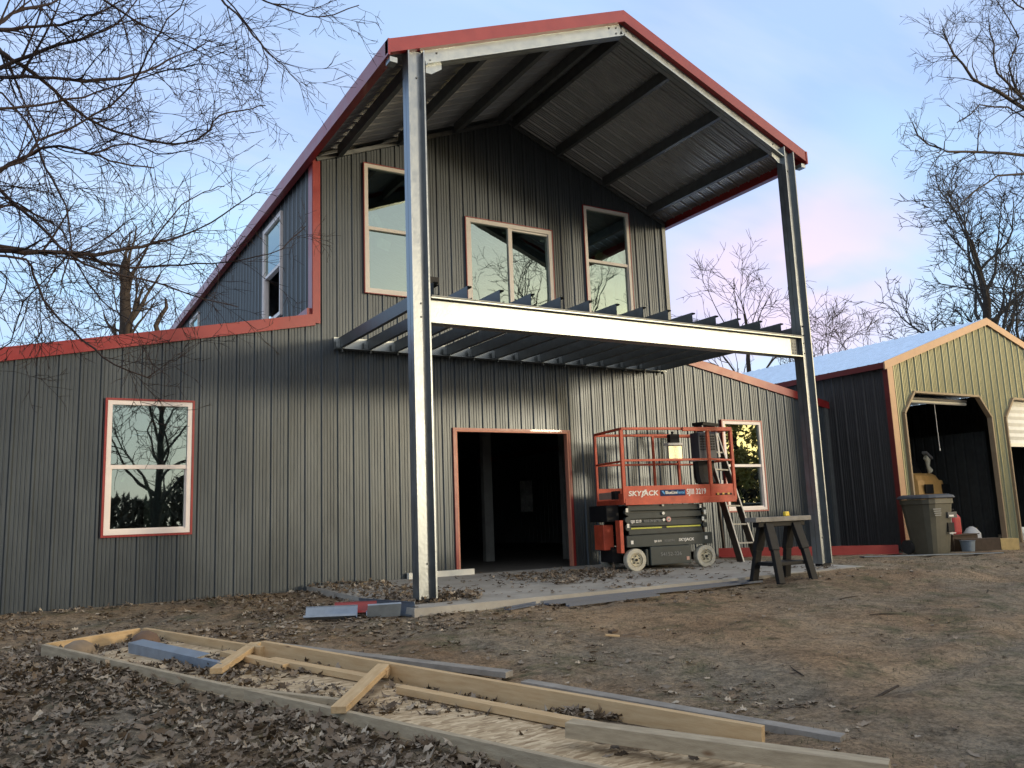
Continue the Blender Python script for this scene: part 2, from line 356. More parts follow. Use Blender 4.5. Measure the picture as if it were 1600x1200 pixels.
# ------------------------------------------------------------------ ground
def g(x, y):
    a = max(0., -y)
    z = -.06 - .018*min(a, 3.5) - .06*min(max(0., a-3.5), 9) 
    z -= .02*min(max(0., -x-3), 5)*min(1, a)
    sm = lambda e0, e1, v: (lambda t: t*t*(3-2*t))(min(1., max(0., (v-e0)/(e1-e0))))
    w = sm(.9, 1.8, x)*(1-sm(4, 6.5, x))*sm(-5.0, -3.65, y)*(1 if y < 0 else 0)
    return z*(1-w) + (-.012+.0105*y)*w
from mathutils import noise as mn
def gb(x, y):   # ground with its bumps
    f = min(1, max(0, (-y-.1)*2))
    if -3.36 < x < 3.31 and y > -3.54: return min(gb0(x, y), -.012+.0105*y)-.001
    if f > 0 and -12.5 < y and -10 < x < 15: return gb0(x, y) + f*(.038*mn.noise(Vector((x*1.7, y*1.7, 5.))) + .013*mn.noise(Vector((x*6.1, y*6.1, 2.))) + .006*mn.noise(Vector((x*15, y*15, 9.))))
    return gb0(x, y)
def gb0(x, y):
    rut = 0.
    if y < -4 and x > -3:
        for o_ in (0, 1.55):
            c_ = -7.3 + .10*(x+1)*1.0 + .35*math.sin(x*.33) - o_; rut += math.exp(-((y-c_)/.13)**2) - .55*math.exp(-((abs(y-c_)-.24)/.10)**2)
    return g(x, y) - .022*rut*min(1, max(0, (x+2.6))) + .012*math.sin(x*2.3+y*1.1)*math.sin(y*1.9-x*.7)*min(1, max(0, -y-.5)) + .02*math.sin(x*.8+1)*math.sin(y*.9)*min(1, max(0, -y-4)/2)
xs = sorted(set([-150, -90, -50, -30, -20, -14] + [round(-10+i*.12, 3) for i in range(25)] + [round(-7+i*.05, 3) for i in range(150)] + [round(.5+i*.08, 3) for i in range(170)] + [15, 17, 20, 25, 30, 40, 60, 100, 200]))
ys = sorted(set([-150, -90, -50, -35, -25, -18, -14] + [round(-12+i*.05, 3) for i in range(240)] + [1.5, 3, 8, 16, 30, 60, 100, 200]))
mb = MB()
for y in ys:
    for x in xs: mb.v.append((x, y, gb(x, y)))
nx = len(xs)
for j in range(len(ys)-1):
    for i in range(nx-1): mb.f.append((j*nx+i, j*nx+i+1, (j+1)*nx+i+1, (j+1)*nx+i))
gr = mb.build('ground', DIRT, smooth=True); gr['kind'] = 'structure'

# concrete pad in front of the door
mb = MB()
zs = lambda y: -.005 + .0105*y if y < 0 else -.005
x0, x1, y0 = -3.35, 3.3, -3.52
mb.quad((x0, y0, zs(y0)), (x1, y0, zs(y0)), (x1, -.02, zs(0)), (x0, -.02, zs(0)))
mb.quad((x0, y0, -.3), (x1, y0, -.3), (x1, y0, zs(y0)), (x0, y0, zs(y0)))
mb.quad((x0, 0, -.3), (x0, y0, -.3), (x0, y0, zs(y0)), (x0, -.02, zs(0)))
mb.quad((x1, y0, -.3), (x1, 0, -.3), (x1, -.02, zs(0)), (x1, y0, zs(y0)))
sl = mb.build('concrete_pad', CONC); sl['kind'] = 'structure'

# ------------------------------------------------------------------ ribbed sheet
def ribbed(P, u0, u1, bot, top, openings=(), period=.2286, h=.020, off=0., chamf=None):
    """P(u, v, d) -> point. bot, top: functions of u. openings: (ua, ub, va, vb)"""
    prof = [(0, 0), (.014, h*1.15), (.036, h*1.15), (.052, 0)]
    for cc in (.096, .140, .184): prof += [(cc-.009, 0), (cc-.004, h*.42), (cc+.004, h*.42), (cc+.009, 0)]
    br = []
    k = math.floor((u0-off)/period)-1
    while off+k*period < u1+period:
        for a, d in prof: br.append((off+k*period+a*period/.2286, d))
        k += 1
    def depth(u):
        import bisect
        i = bisect.bisect_right([b[0] for b in br], u)-1; a, b = br[i], br[min(i+1, len(br)-1)]
        return a[1] if b[0] == a[0] else a[1]+(b[1]-a[1])*(u-a[0])/(b[0]-a[0])
    us = [b[0] for b in br if u0 < b[0] < u1] + [u0, u1, .5*(u0+u1)]
    for o in openings: us += [o[0], o[1]]
    if chamf:
        for c in chamf: us += [c[0], c[1]]
    us = sorted(set(round(u, 5) for u in us if u0 <= u <= u1)); mb = MB()
    ds = {u: depth(u) for u in us}
    for a, b in zip(us[:-1], us[1:]):
        m = (a+b)/2; spans = []
        # each span: (lo(u), hi(u))
        cuts = sorted([(o[2], o[3]) for o in openings if o[0] <= m <= o[1]], key=lambda c: c[0] if not callable(c[0]) else -9)
        lo = bot
        for va, vb in cuts:
            fa = va if callable(va) else (lambda u, q=va: q); fb = vb if callable(vb) else (lambda u, q=vb: q)
            if fa(m) > lo(m): spans.append((lo, fa))
            lo = fb
        spans.append((lo, top))
        for l_, h_ in spans:
            if h_(m) - l_(m) > 1e-4: mb.quad(P(a, l_(a), ds[a]), P(b, l_(b), ds[b]), P(b, h_(b), ds[b]), P(a, h_(a), ds[a]))
    return mb
def screws(mb, P, u0, u1, zlist, top, off, openings=()):
    k = math.floor((u0-off)/.2286)
    while off+k*.2286 < u1:
        u = off+k*.2286-.03
        for z in zlist:
            if u > u0 and z < top(u)-.05 and not any(o[0]-.05 < u < o[1]+.05 and o[2]-.05 < z < o[3]+.05 for o in openings):
                a = P(u-.006, z-.006, .001); b = P(u+.006, z+.006, .009); mb.box(min(a[0], b[0]), max(a[0], b[0]), min(a[1], b[1]), max(a[1], b[1]), z-.006, z+.006)
        k += 1

# ------------------------------------------------------------------ main building
Wd, HE, ZR, SL = 3.2375, 6.00, 7.29, .398
bld = empty('metal_building', 'charcoal ribbed steel barn house with red trim and raised centre section', 'building', (0, 0, 0))
PF = lambda u, v, d: (u, -d, v)
WIN = dict(ll=(-5.80, -4.83, .76, 2.38), lr=(4.31, 5.28, .76, 2.38), ul=(-2.50, -1.53, 4.08, 6.05), um=(-.83, .77, 3.95, 5.47), ur=(1.45, 2.42, 4.10, 6.03))
DOOR = (-1.09, .905, -.01, 2.10)
def ftop(u):
    a = abs(u)
    if a <= Wd: return ZR - SL*a
    return (3.64-.2*(a-Wd)) if u < 0 else (3.54-.186*(a-Wd))
ops = [WIN[k] for k in WIN] + [DOOR]
mb = ribbed(PF, -7.2, -Wd, lambda u: -.35, ftop, [WIN['ll']], off=.05)
m2_ = ribbed(PF, -Wd, Wd, lambda u: -.35 if abs(u) > 3.24 else -.06, ftop, ops, off=.05); i = len(mb.v); mb.v += m2_.v; mb.f += [tuple(q+i for q in f) for f in m2_.f]
m2_ = ribbed(PF, Wd, 7.2, lambda u: -.35, ftop, [WIN['lr']], off=.05); i = len(mb.v); mb.v += m2_.v; mb.f += [tuple(q+i for q in f) for f in m2_.f]
screws(mb, PF, -7.2, 7.2, (.12, 1.15, 2.0, 2.75, 4.4, 5.6), ftop, .05, ops)
mb.build('front_wall', STEEL, bld)
# gable side walls of the raised section (above the lean-to roofs), lean-to side walls and the back
DEP = 15.0
for s in (-1, 1):
    zlo = 3.5
    Pw = (lambda s: (lambda u, v, d: (s*(Wd+d), u, v)))(s)
    o2 = [(1.63, 2.72, 4.07, 5.75), (8.7, 9.75, 4.07, 5.75)] if s < 0 else []
    ribbed(Pw, 0.0, DEP, lambda u: 3.4, lambda u: HE, o2, off=.1).build('side_wall', STEEL, bld)
    Pl = (lambda s: (lambda u, v, d: (s*(7.2+d), u, v)))(s)
    ribbed(Pl, 0.0, DEP, lambda u: -.35, lambda u: 2.80, [], off=.1).build('side_wall', STEEL, bld)
REARW = (9.95-.0, 10.5, .95, 2.1)
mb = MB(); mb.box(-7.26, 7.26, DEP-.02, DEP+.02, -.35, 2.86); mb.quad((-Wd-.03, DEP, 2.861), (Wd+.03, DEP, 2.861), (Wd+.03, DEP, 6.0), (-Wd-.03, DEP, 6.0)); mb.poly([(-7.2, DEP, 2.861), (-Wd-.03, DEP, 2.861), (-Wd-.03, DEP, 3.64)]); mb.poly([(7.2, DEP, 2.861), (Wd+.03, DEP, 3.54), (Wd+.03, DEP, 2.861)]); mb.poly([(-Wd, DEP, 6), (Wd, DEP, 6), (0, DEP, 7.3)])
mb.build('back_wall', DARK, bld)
# lean-to roofs, main roof
for s, za, k in ((-1, 3.66, .2), (1, 3.56, .186)):
    def Pr(u, v, d, s=s, za=za, k=k): return (s*(Wd+v), u, za - k*v + d)
    ribbed(Pr, -.03, DEP+.1, lambda u: .0, lambda u: 4.0, [], off=0.).build('lean_to_roof', ROOFM if s > 0 else STEEL_UP, bld)
ZT = 7.4385-.03
YF = -3.15
for s in (-1, 1):
    def Pm(u, v, d, s=s): return (s*v, u, ZT - SL*v + d)
    ribbed(Pm, YF, DEP+.1, lambda u: 0., lambda u: 3.37, [], off=.02, h=-.022).build('roof_panel', STEEL_UP, bld)
# inner floor, walls to keep the inside dark, posts
MB().box(-7.15, 7.15, .06, DEP-.05, -.25, -.012).build('floor_slab', mat('dim_hall_concrete', (.10, .095, .085), .9, 0, .2, 3), bld)  # concrete with the dimness of the hall put into its colour
for x, y, w_ in ((1.05, 3.0, .09), (2.14, 2.0, .035)): MB().box(x-w_, x+w_, y-.06, y+.06, -.01, 3.25).build('inner_post', DARKWOOD, bld)
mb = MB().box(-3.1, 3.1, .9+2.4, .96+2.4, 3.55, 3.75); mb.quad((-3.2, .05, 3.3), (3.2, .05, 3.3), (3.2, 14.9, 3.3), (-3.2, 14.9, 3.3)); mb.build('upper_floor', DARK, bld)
# a small pale sheet hanging at the back of the dark hall, seen through the doorway
MB().box(4.44, 4.80, 7.4, 7.42, .92, 1.72).build('inside_notice', mat('grey_notice', (.55, .55, .56), .7, 0, .5, 9, col2=(.95, .95, .93)), bld)
# inside of the left window: a pale board standing behind the lower sash
MB().box(-5.30, -4.98, .45, .50, 0, 2.2).build('inside_board', INSUL, bld)

# trims
def rake(parent, pts, hgt, y0, y1, m, name='rake_trim'):
    """L shaped trim along a roofline: pts (x,z) of its top edge"""
    for (xa, za), (xb, zb_) in zip(pts[:-1], pts[1:]):
        mb = MB(); i = 0
        A = [(xa, y0, za), (xb, y0, zb_), (xb, y0, zb_-hgt), (xa, y0, za-hgt)]; B = [(x, y1, z) for x, _, z in A]
        mb.poly(A[::-1]); mb.poly(B); mb.quad(A[0], A[1], B[1], B[0]); mb.quad(A[3], B[3], B[2], A[2]); mb.quad(A[0], B[0], B[3], A[3]); mb.quad(A[1], A[2], B[2], B[1])
        mb.build(name, m, parent)
EZ = 7.44-SL*3.39
rake(bld, [(-3.39, EZ), (0, 7.44)], .165, YF-.02, YF+.06, RED)
rake(bld, [(0, 7.44), (3.39, EZ)], .165, YF-.02, YF+.06, RED)
for s in (-1, 1):
    mb = MB(); x = s*3.39
    mb.box(min(x, x-s*.025), max(x, x-s*.025), YF-.03, DEP+.1, EZ-.19, EZ+.004)
    mb.box(min(x-s*.025, x-s*.10), max(x-s*.025, x-s*.10), YF+.07, DEP+.1, EZ-.19, EZ-.175)
    mb.build('eave_fascia', RED, bld)
    # soffit strip between fascia and wall along the building
    MB().box(min(s*3.26, s*3.35), max(s*3.26, s*3.35), 0.02, DEP, EZ-.12, EZ-.11).build('soffit', RED, bld)
rake(bld, [(-7.25, 3.66-.2*(7.25-Wd)+.03), (-Wd-.0, 3.69)], .165, -.05, .02, RED)
rake(bld, [(Wd+.03, 3.56+.03), (7.25, 3.56-.186*(7.25-Wd)+.03)], .15, -.05, .02, RED)
MB().box(7.2, 7.31, -.08, DEP, 2.70, 2.83).build('eave_fascia', RED, bld)
MB().box(-7.31, -7.2, -.08, DEP, 2.70, 2.83).build('eave_fascia', RED, bld)
mb = MB().box(-Wd-.035, -Wd+.075, -.035, -.022, 3.56, HE-.0); mb.box(-Wd-.040, -Wd-.024, -.022, .16, 3.69, HE-.0); mb.build('corner_trim', RED, bld)
MB().box(-Wd-.10, -Wd-.026, .02, DEP, 3.66, 3.78).build('wall_flashing', RED, bld)
MB().box(Wd-.05, Wd+.03, -.036, -.022, 3.6, HE-.0).build('corner_trim', GALVD, bld)
MB().box(-7.2, -7.12, -.036, -.022, -.3, 2.75).build('corner_trim', RED, bld)
MB().box(7.12, 7.235, -.036, .12, -.3, 2.72).build('corner_trim', mat('grey_corner', (.16, .17, .17), .4, .3), bld)
# door opening trim (red outside, pale inner lip)
a, b, _, t = DOOR
mb = MB().box(a-.055, a-.012, -.032, .02, 0, t+.045); mb.box(b+.012, b+.055, -.032, .02, 0, t+.045); mb.box(a-.012, b+.012, -.032, .02, t+.012, t+.045)
dt = mb.build('door_trim', RED, bld)
mb = MB().box(a-.012, a+.012, -.028, .06, 0, t+.012); mb.box(b-.012, b+.012, -.028, .06, 0, t+.012); mb.box(a+.012, b-.012, -.028, .06, t-.012, t+.012)
mb.build('door_jamb', mat('salmon_jamb', (.55, .22, .15), .5), dt)

# windows
def window(parent, x0, x1, z0, z1, T=None, kind='hung', fm=WHITE, trimw=.028, redm=RED, stickers=(), bw=.052, sash_open=False):
    zm = (z0+z1)/2 if kind == 'hung' else None
    f = MB().box(x0, x0+bw, -.045, .05, z0, z1).box(x1-bw, x1, -.045, .05, z0, z1).box(x0+bw, x1-bw, -.045, .05, z0, z0+bw).box(x0+bw, x1-bw, -.045, .05, z1-bw, z1)
    if kind == 'hung': f.box(x0+bw, x1-bw, -.030, .045, zm-.024, zm+.024); f.box(x0+bw, x0+bw+.018, -.022, .03, z0+bw, zm-.024); f.box(x1-bw-.018, x1-bw, -.022, .03, z0+bw, zm-.024); f.box(x0+bw+.018, x1-bw-.018, -.022, .03, z0+bw, z0+bw+.02)
    else:
        xm = (x0+x1)/2; f.box(xm-.035, xm+.035, -.035, .045, z0+bw, z1-bw)
        f.box(xm+.035, x1-bw, -.02, .03, z1-bw-.03, z1-bw); f.box(x0+bw, x0+bw+.03, -.02, .03, z0+bw, z1-bw)
    fr = f.build('window', fm, parent, T)
    tw = trimw; g_ = .002
    MB().box(x0-tw, x0-g_, -.052, .0, z0-tw, z1+tw).box(x1+g_, x1+tw, -.052, .0, z0-tw, z1+tw).box(x0-g_, x1+g_, -.052, .0, z1+g_, z1+tw).box(x0-g_, x1+g_, -.052, .0, z0-tw, z0-g_).build('window_trim', redm, fr, T)
    if kind == 'hung': rs = [(x0+bw, x1-bw, zm+.024, z1-bw, -.008), (x0+bw+.018, x1-bw-.018, z0+bw+.02, zm-.024, .012)]
    elif kind == 'open': rs = []
    else: xm = (x0+x1)/2; rs = [(x0+bw+.03, xm-.035, z0+bw, z1-bw, -.004), (xm+.035, x1-bw, z0+bw, z1-bw-.03, .012)]
    if sash_open: rs = rs[:1]
    for (a, b, c, d, y) in rs: MB().box(a, b, y, y+.004, c, d).build('pane', GLASS, fr, T)
    for (cx, cz, w, h, rot, m) in stickers:
        MT = Matrix.Translation((cx, .025, cz)) @ Matrix.Rotation(rot, 4, 'Y')
        MB().box(-w/2, w/2, -.001, .001, -h/2, h/2, T=MT).build('sticker', m, fr, T)
    return fr
window(bld, *WIN['ll'], stickers=[(-5.58, 2.20, .03, .07, .6, STICKG), (-5.60, 1.42, .03, .07, .6, STICKG)])
window(bld, *WIN['lr'])
PINKW = mat('dusty_cream_vinyl', (.60, .57, .54), .5, 0, .05, 8)
window(bld, *WIN['ul'], fm=PINKW, trimw=.013, bw=.056, stickers=[(-2.28, 5.17, .14, .30, -.5, STICK), (-2.18, 4.86, .20, .16, .3, STICK), (-2.3, 5.14, .05, .2, -.5, STICKG)])
window(bld, *WIN['um'], kind='slide', fm=PINKW, trimw=.015, bw=.066, stickers=[(-.10, 5.33, .08, .04, 0, STICK), (.62, 5.30, .09, .04, 0, STICK)])
window(bld, *WIN['ur'], fm=PINKW, trimw=.013, bw=.056, stickers=[(1.88, 4.66, .42, .46, .04, STICK), (1.93, 4.52, .2, .2, .5, mat('brown_print', (.10, .08, .05), .6)), (1.78, 5.18, .14, .2, .5, STICKG), (1.95, 5.15, .18, .14, .3, STICK)])
Ts = Matrix.Translation((-Wd, 0, 0)) @ Matrix.Rotation(-math.pi/2, 4, 'Z')   # local -y -> world -x ; local x -> world -y
w1 = window(bld, -2.72, -1.63, 4.07, 5.75, T=Ts, kind='hung', redm=WHITE, trimw=.012, sash_open=True)
window(bld, -9.75, -8.7, 4.07, 5.75, T=Ts, kind='hung', redm=WHITE, trimw=.012)

# ------------------------------------------------------------------ porch steelwork (parts of the building)
PY = -3.085
def channel_pts(w, d, lip, t=0):   # C profile opening along +b
    return [(-w/2+lip, d), (-w/2, d), (-w/2, 0), (w/2, 0), (w/2, d), (w/2-lip, d)]
def dbl(p0, p1, wax, dax, w, d, lip, name, m, parent, d2=None):
    mb = MB(); wax = Vector(wax); dax = Vector(dax)
    th = .004
    for s, dd in ((1, d), (-1, d2 or d)):
        pr = channel_pts(w, dd, lip)
        mb.sweep(pr, Vector(p0)+dax*s*.003, Vector(p1)+dax*s*.003, wax, dax*s)
        pr2 = [(-w/2+lip, dd-th), (-w/2+th, dd-th), (-w/2+th, th), (w/2-th, th), (w/2-th, dd-th), (w/2-lip, dd-th)]
        mb.sweep(pr2, Vector(p0)+dax*s*.003, Vector(p1)+dax*s*.003, wax, dax*s)
    return mb.build(name, m, parent)
def bolts(parent, pts, axis, r=.011, h=.014):
    for p in pts: MB().cyl(p, axis, r, h, 6).build('bolt', GALVD, parent)
for x, xt in ((-3.035, -3.045), (3.0, 3.0)):
    col = dbl((x, PY, .0), (xt, PY, 7.42-SL*abs(x)-.14), (1, 0, 0), (0, -1, 0), .205,   .078, .018, 'porch_column', GALVC, bld)
    mb = MB().box(x-.085, x+.085, PY-.06, PY+.06, -.045, .002); mb.build('base_plate', BLACK, col)
    bolts(col, [(x+.02, PY-.012, z) for z in (2.97, 3.12, 5.75)] + [(x+.03, PY-.012, .35)], (0, -1, 0))
# front beam between columns
bx0, bx1 = -3.035+.108, 3.0-.108
beam = dbl((bx0, PY, 3.045), (bx1, PY, 3.045), (0, 0, 1), (0, -1, 0), .29, .078, .016, 'deck_beam', GALV, bld)
bolts(beam, [(bx1-.06-.05*i, PY-.012, 2.96+.045*j) for i in (0, 1) for j in range(4)], (0, -1, 0), .010)
MB().box(bx0-.002, bx1+.002, PY-.095, PY+.095, 3.192, 3.204).build('beam_top_angle', GALVD, beam)
MB().box(bx1-.14, bx1-.004, PY-.012, PY-.008, 2.92, 3.17).build('clip_plate', GALVD, beam)
# joists: C purlins from the wall ledger over the beam
for i in range(15):
    x = -2.90 + i*(5.80/14)
    mb = MB(); z0 = 3.206; hh = .15
    pr = [(.055, .0+.018), (.055, 0), (0, 0), (0, hh), (.055, hh), (.055, hh-.018)]
    mb.sweep(pr, (x, -3.17, z0), (x, -.03, z0+.02), (1, 0, 0), (0, 0, 1))
    pr2 = [(.052, .018), (.052, .003), (.003, .003), (.003, hh-.003), (.052, hh-.003), (.052, hh-.018)]
    mb.sweep(pr2, (x, -3.17, z0), (x, -.03, z0+.02), (1, 0, 0), (0, 0, 1))
    j = mb.build('deck_joist', GALVD, bld)
    MB().box(x-.06, x-.003, -.10, -.095, 3.23, 3.34).box(x+.02, x+.024, -.14, -.06, 3.16, 3.30).build('joist_clip', GALV, j)
mb = MB().box(-2.97, 2.97, -.034, -.026, 3.20, 3.38).box(-2.97, 2.97, -.16, -.034, 3.200, 3.206); mb.build('wall_ledger', GALV, bld)
MB().box(-2.87, -2.76, -3.02, -2.9, 3.37, 3.46).build('deck_bracket', BLACK, bld)
# rafters at the front, roof purlins, wall angle
for s in (-1, 1):
    th = math.atan(SL)
    p0 = Vector((s*.0, PY, 7.44-.165-.085)); p1 = Vector((s*2.93, PY, 7.44-.165-.085-SL*2.93))
    nrmv = Vector((s*math.sin(th), 0, math.cos(th)))
    r_ = dbl(p0, p1, nrmv, (0, -1, 0), .20, .07, .016, 'rafter', GALV, bld)
    bolts(r_, [p0.lerp(p1, t)+Vector((0, -.012, dz)) for t, dz in ((.03, .04), (.03, -.04), (.07, .05), (.94, .03), (.97, -.05))], (0, -1, 0), .012)
    pts = [(s*2.90, PY-.016, 5.99), (s*2.90, PY-.016, 5.84), (s*2.83, PY-.016, 5.84), (s*2.70, PY-.016, 5.93), (s*2.70, PY-.016, 6.05)]
    mbg = MB().poly(pts if s < 0 else pts[::-1]); mbg.build('gusset', GALV, r_)
    for t in (.13, .97, 1.92, 2.88):
        x = s*t; z = ZT-.03-SL*t
        mb = MB().box(x-.032, x+.032, -3.0, -.05, z-.17, z-.004, T=None)
        mb.build('roof_purlin', GALVD, bld)
    a = (s*0., -.045, 7.25); b_ = (s*3.22, -.045, 7.25-SL*3.22)
    MB().beam(a, b_, .03, .06).build('ceiling_angle', GALVD, bld)
# grey gutter end pieces at the front corners
MB().box(-3.36, -3.27, YF-.0, YF+.12, EZ-.25, EZ-.19).build('gutter_end', GALV, bld)
MB().box(3.27, 3.36, YF-.0, YF+.12, EZ-.25, EZ-.19).build('gutter_end', GALV, bld)

# ------------------------------------------------------------------ garage on the right
gx0, gx1, gy, gzb = 7.22, 14.04, -1.43, -.1
gxa = (gx0+gx1)/2; GS = .325; GE = 3.36; GDEP = 9.0
gar = empty('metal_garage', 'lower two-bay steel garage right of the barn, red rake trim coloured as glow-lit, open bays', 'garage', (0, 0, 0))
GFR = mat('glow_lit_charcoal', (.27, .27, .175), .40, .45, .10, 3, .2, 3, stretch=(1, 1, .4), rvar=.05)  # charcoal steel with the warm glow on the front painted into its colour
LITRED = mat('glow_lit_red_trim', (.42, .24, .14), .45, 0, .08, 6, coat=.1)  # red trim lightened to peach, the low glow painted in
gtop = lambda u: GE + GS*((gxa-gx0) - abs(u-gxa)) - .02
def door_top(xa, xb, zt, c):
    def f(u): return zt - max(0, c*1.15 - (u-xa)*1.15 if u-xa < c else 0, c*1.15-(xb-u)*1.15 if xb-u < c else 0)
    return f
D1 = (7.56, 10.38, 2.86, .36); D2 = (10.90, 13.72, 2.86, .36)
PG = lambda u, v, d: (u, gy-d, v)
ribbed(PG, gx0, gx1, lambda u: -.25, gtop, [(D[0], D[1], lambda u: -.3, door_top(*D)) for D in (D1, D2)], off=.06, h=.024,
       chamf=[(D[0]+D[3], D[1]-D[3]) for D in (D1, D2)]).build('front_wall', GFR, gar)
PS = lambda u, v, d: (gx0-d, u, v)
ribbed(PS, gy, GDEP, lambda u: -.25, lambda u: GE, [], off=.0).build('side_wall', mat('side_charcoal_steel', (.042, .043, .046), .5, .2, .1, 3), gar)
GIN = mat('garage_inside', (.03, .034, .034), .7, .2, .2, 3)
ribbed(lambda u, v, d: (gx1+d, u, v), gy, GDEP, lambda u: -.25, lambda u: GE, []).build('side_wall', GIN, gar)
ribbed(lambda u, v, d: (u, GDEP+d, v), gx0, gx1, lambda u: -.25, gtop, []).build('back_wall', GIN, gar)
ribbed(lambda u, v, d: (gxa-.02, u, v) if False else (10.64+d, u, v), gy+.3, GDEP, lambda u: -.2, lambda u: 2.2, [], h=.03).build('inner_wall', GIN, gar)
SKYROOF = mat('sky_tinted_galvalume', (.46, .62, .84), .25, .75, .08, 5)  # galvalume with the reflected sky blue mixed into its base colour
for s in (-1, 1):
    def Pq(u, v, d, s=s): return (gxa+s*v, u, GE+GS*(gxa-gx0)+.04 - GS*v + d)
    ribbed(Pq, gy-.02, GDEP, lambda u: 0., lambda u: 3.50, [], off=.0, h=.024).build('roof_panel', SKYROOF, gar)
za = GE+GS*(gxa-gx0)+.075
rake(gar, [(gx0-.12, za-GS*(gxa-gx0+.12)), (gxa, za)], .15, gy-.06, gy-.03, LITRED)
rake(gar, [(gxa, za), (gx1+.12, za-GS*(gxa-gx0+.12))], .15, gy-.06, gy-.03, LITRED)
DRED = mat('shaded_red_trim', (.13, .016, .014), .45)  # red trim darkened in colour for the shaded side
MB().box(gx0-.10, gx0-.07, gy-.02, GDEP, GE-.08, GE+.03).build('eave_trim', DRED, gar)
mb = MB().box(gx0-.03, gx0+.13, gy-.04, gy-.027, -.2, GE-.02); mb.build('corner_trim', LITRED, gar)
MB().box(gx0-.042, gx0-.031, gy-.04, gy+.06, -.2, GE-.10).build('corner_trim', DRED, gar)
for D in (D1, D2):
    xa, xb, zt, c = D; h_ = c*1.15
    P = [(xa, -.15), (xa, zt-h_), (xa+c, zt), (xb-c, zt), (xb, zt-h_), (xb, -.15)]
    mb = MB(); 
    for (a1, b1), (a2, b2) in zip(P[:-1], P[1:]): mb.beam((a1, gy-.005, b1), (a2, gy-.005, b2), .07, .035, upv=(0, 1, 0)) if False else mb.beam((a1, gy-.01, b1), (a2, gy-.01, b2), .04, .10, upv=(0, 1, 0))
    mb.build('bay_trim', mat('pale_bay_trim', (.30, .22, .14), .5), gar)
# rolled steel door in the second bay, half raised
mb = MB(); xa, xb, zt, c = D2; n_ = 13
prz = [(1.93 + i*.93/n_, (0.0 if i % 2 else .018)) for i in range(n_+1)]
for (z1_, d1_), (z2_, d2_) in zip(prz[:-1], prz[1:]): mb.quad((xa-.03, gy+.10-d1_, z1_), (xb+.03, gy+.10-d1_, z1_), (xb+.03, gy+.10-d2_, z2_), (xa-.03, gy+.10-d2_, z2_))
mb.box(xa-.03, xb+.03, gy+.07, gy+.12, 1.86, 1.93); rd = mb.build('roll_door', WHITE2, gar)
MB().box(gx0, gx1, gy, GDEP, -.22, -.065).build('floor_slab', CONC, gar)

# shop light with its cord hanging inside the first bay
sh = empty('tube_light', 'long unlit white tube light hanging across the top of the open garage bay', 'light', (9.1, -1.15, 2.74))
MB().cyl((0, 0, 0), (1, 0, 0), .035, 1.9, 12).build('tube', TUBE, sh); MB().box(-.95, .95, -.05, .05, .036, .075).build('housing', GREYP, sh)
MB().tube([(-.12, -.02, -.03), (-.12, -.02, -.5), (-.11, -.02, -.92)], .006, 5).build('pull_cord', DECAL, sh)
MB().cyl((-.11, -.02, -.94), (0, 0, 1), .012, .05, 8).build('cord_handle', DECAL, sh)

# wheelie bin
bn = empty('wheeled_bin', 'olive brown wheeled rubbish bin with dark lid at the garage corner', 'bin', (6.98, -2.08, g(7, -2)), R_(-6))
mb = MB(); pr = [(.24, .24, 0), (.25, .25, .06), (.33, .34, .84), (.35, .36, .85), (.35, .36, .93)]
def loft(mb, secs, n=24, sq=4.0, cap=True):
    i0 = len(mb.v)
    for a, b, z, *c in secs:
        cx_, cy_ = (c+[0, 0])[:2]
        for k in range(n):
            t = 2*math.pi*k/n; ct, st = math.cos(t), math.sin(t); r = (abs(ct)**sq+abs(st)**sq)**(-1/sq); mb.v.append((cx_+a*ct*r, cy_+b*st*r, z))
    for j in range(len(secs)-1):
        for k in range(n): mb.f.append((i0+j*n+k, i0+j*n+(k+1) % n, i0+(j+1)*n+(k+1) % n, i0+(j+1)*n+k))
    if cap: mb.f.append(tuple(reversed(range(i0, i0+n)))); mb.f.append(tuple(range(i0+(len(secs)-1)*n, i0+len(secs)*n)))
    return mb
loft(mb, pr).build('bin_body', OLIVE, bn, smooth=False)
loft(MB(), [(.37, .38, .935), (.38, .40, .95), (.36, .38, .985), (.30, .32, 1.01)]).build('lid', BINLID, bn)
MB().box(-.13, .13, .36, .44, .90, .93).box(.08, .3, -.345, -.31, .60, .70).build('handle', BINLID, bn)
MB().box(.09, .24, -.318, -.29, .36, .52).build('hatch', BLACK, bn)
MB().box(.09, .24, -.335, -.32, .335, .35).box(.10, .21, -.352, -.34, .62, .65).build('bar', DECAL, bn)
bt = text('CITY OF\nWASTE\nSERVICE', .05, DECALD, bn, Matrix.Translation((-.30, -.335, .72)) @ Matrix.Rotation(R_(90), 4, 'X') @ Matrix.Rotation(R_(-6), 4, 'X'), bold=.001)
bpy.data.objects.remove(bt)
mb = MB()
for k in range(4): mb.box(-.27+.01*k, -.08-.01*(k % 2), -.352, -.346, .75-.035*k, .765-.035*k)
mb.build('worn_print', DECALD, bn)
for s in (-1, 1): MB().cyl((s*.27, .24, .12), (1, 0, 0), .12, .06, 20).build('wheel', RUBBER, bn)

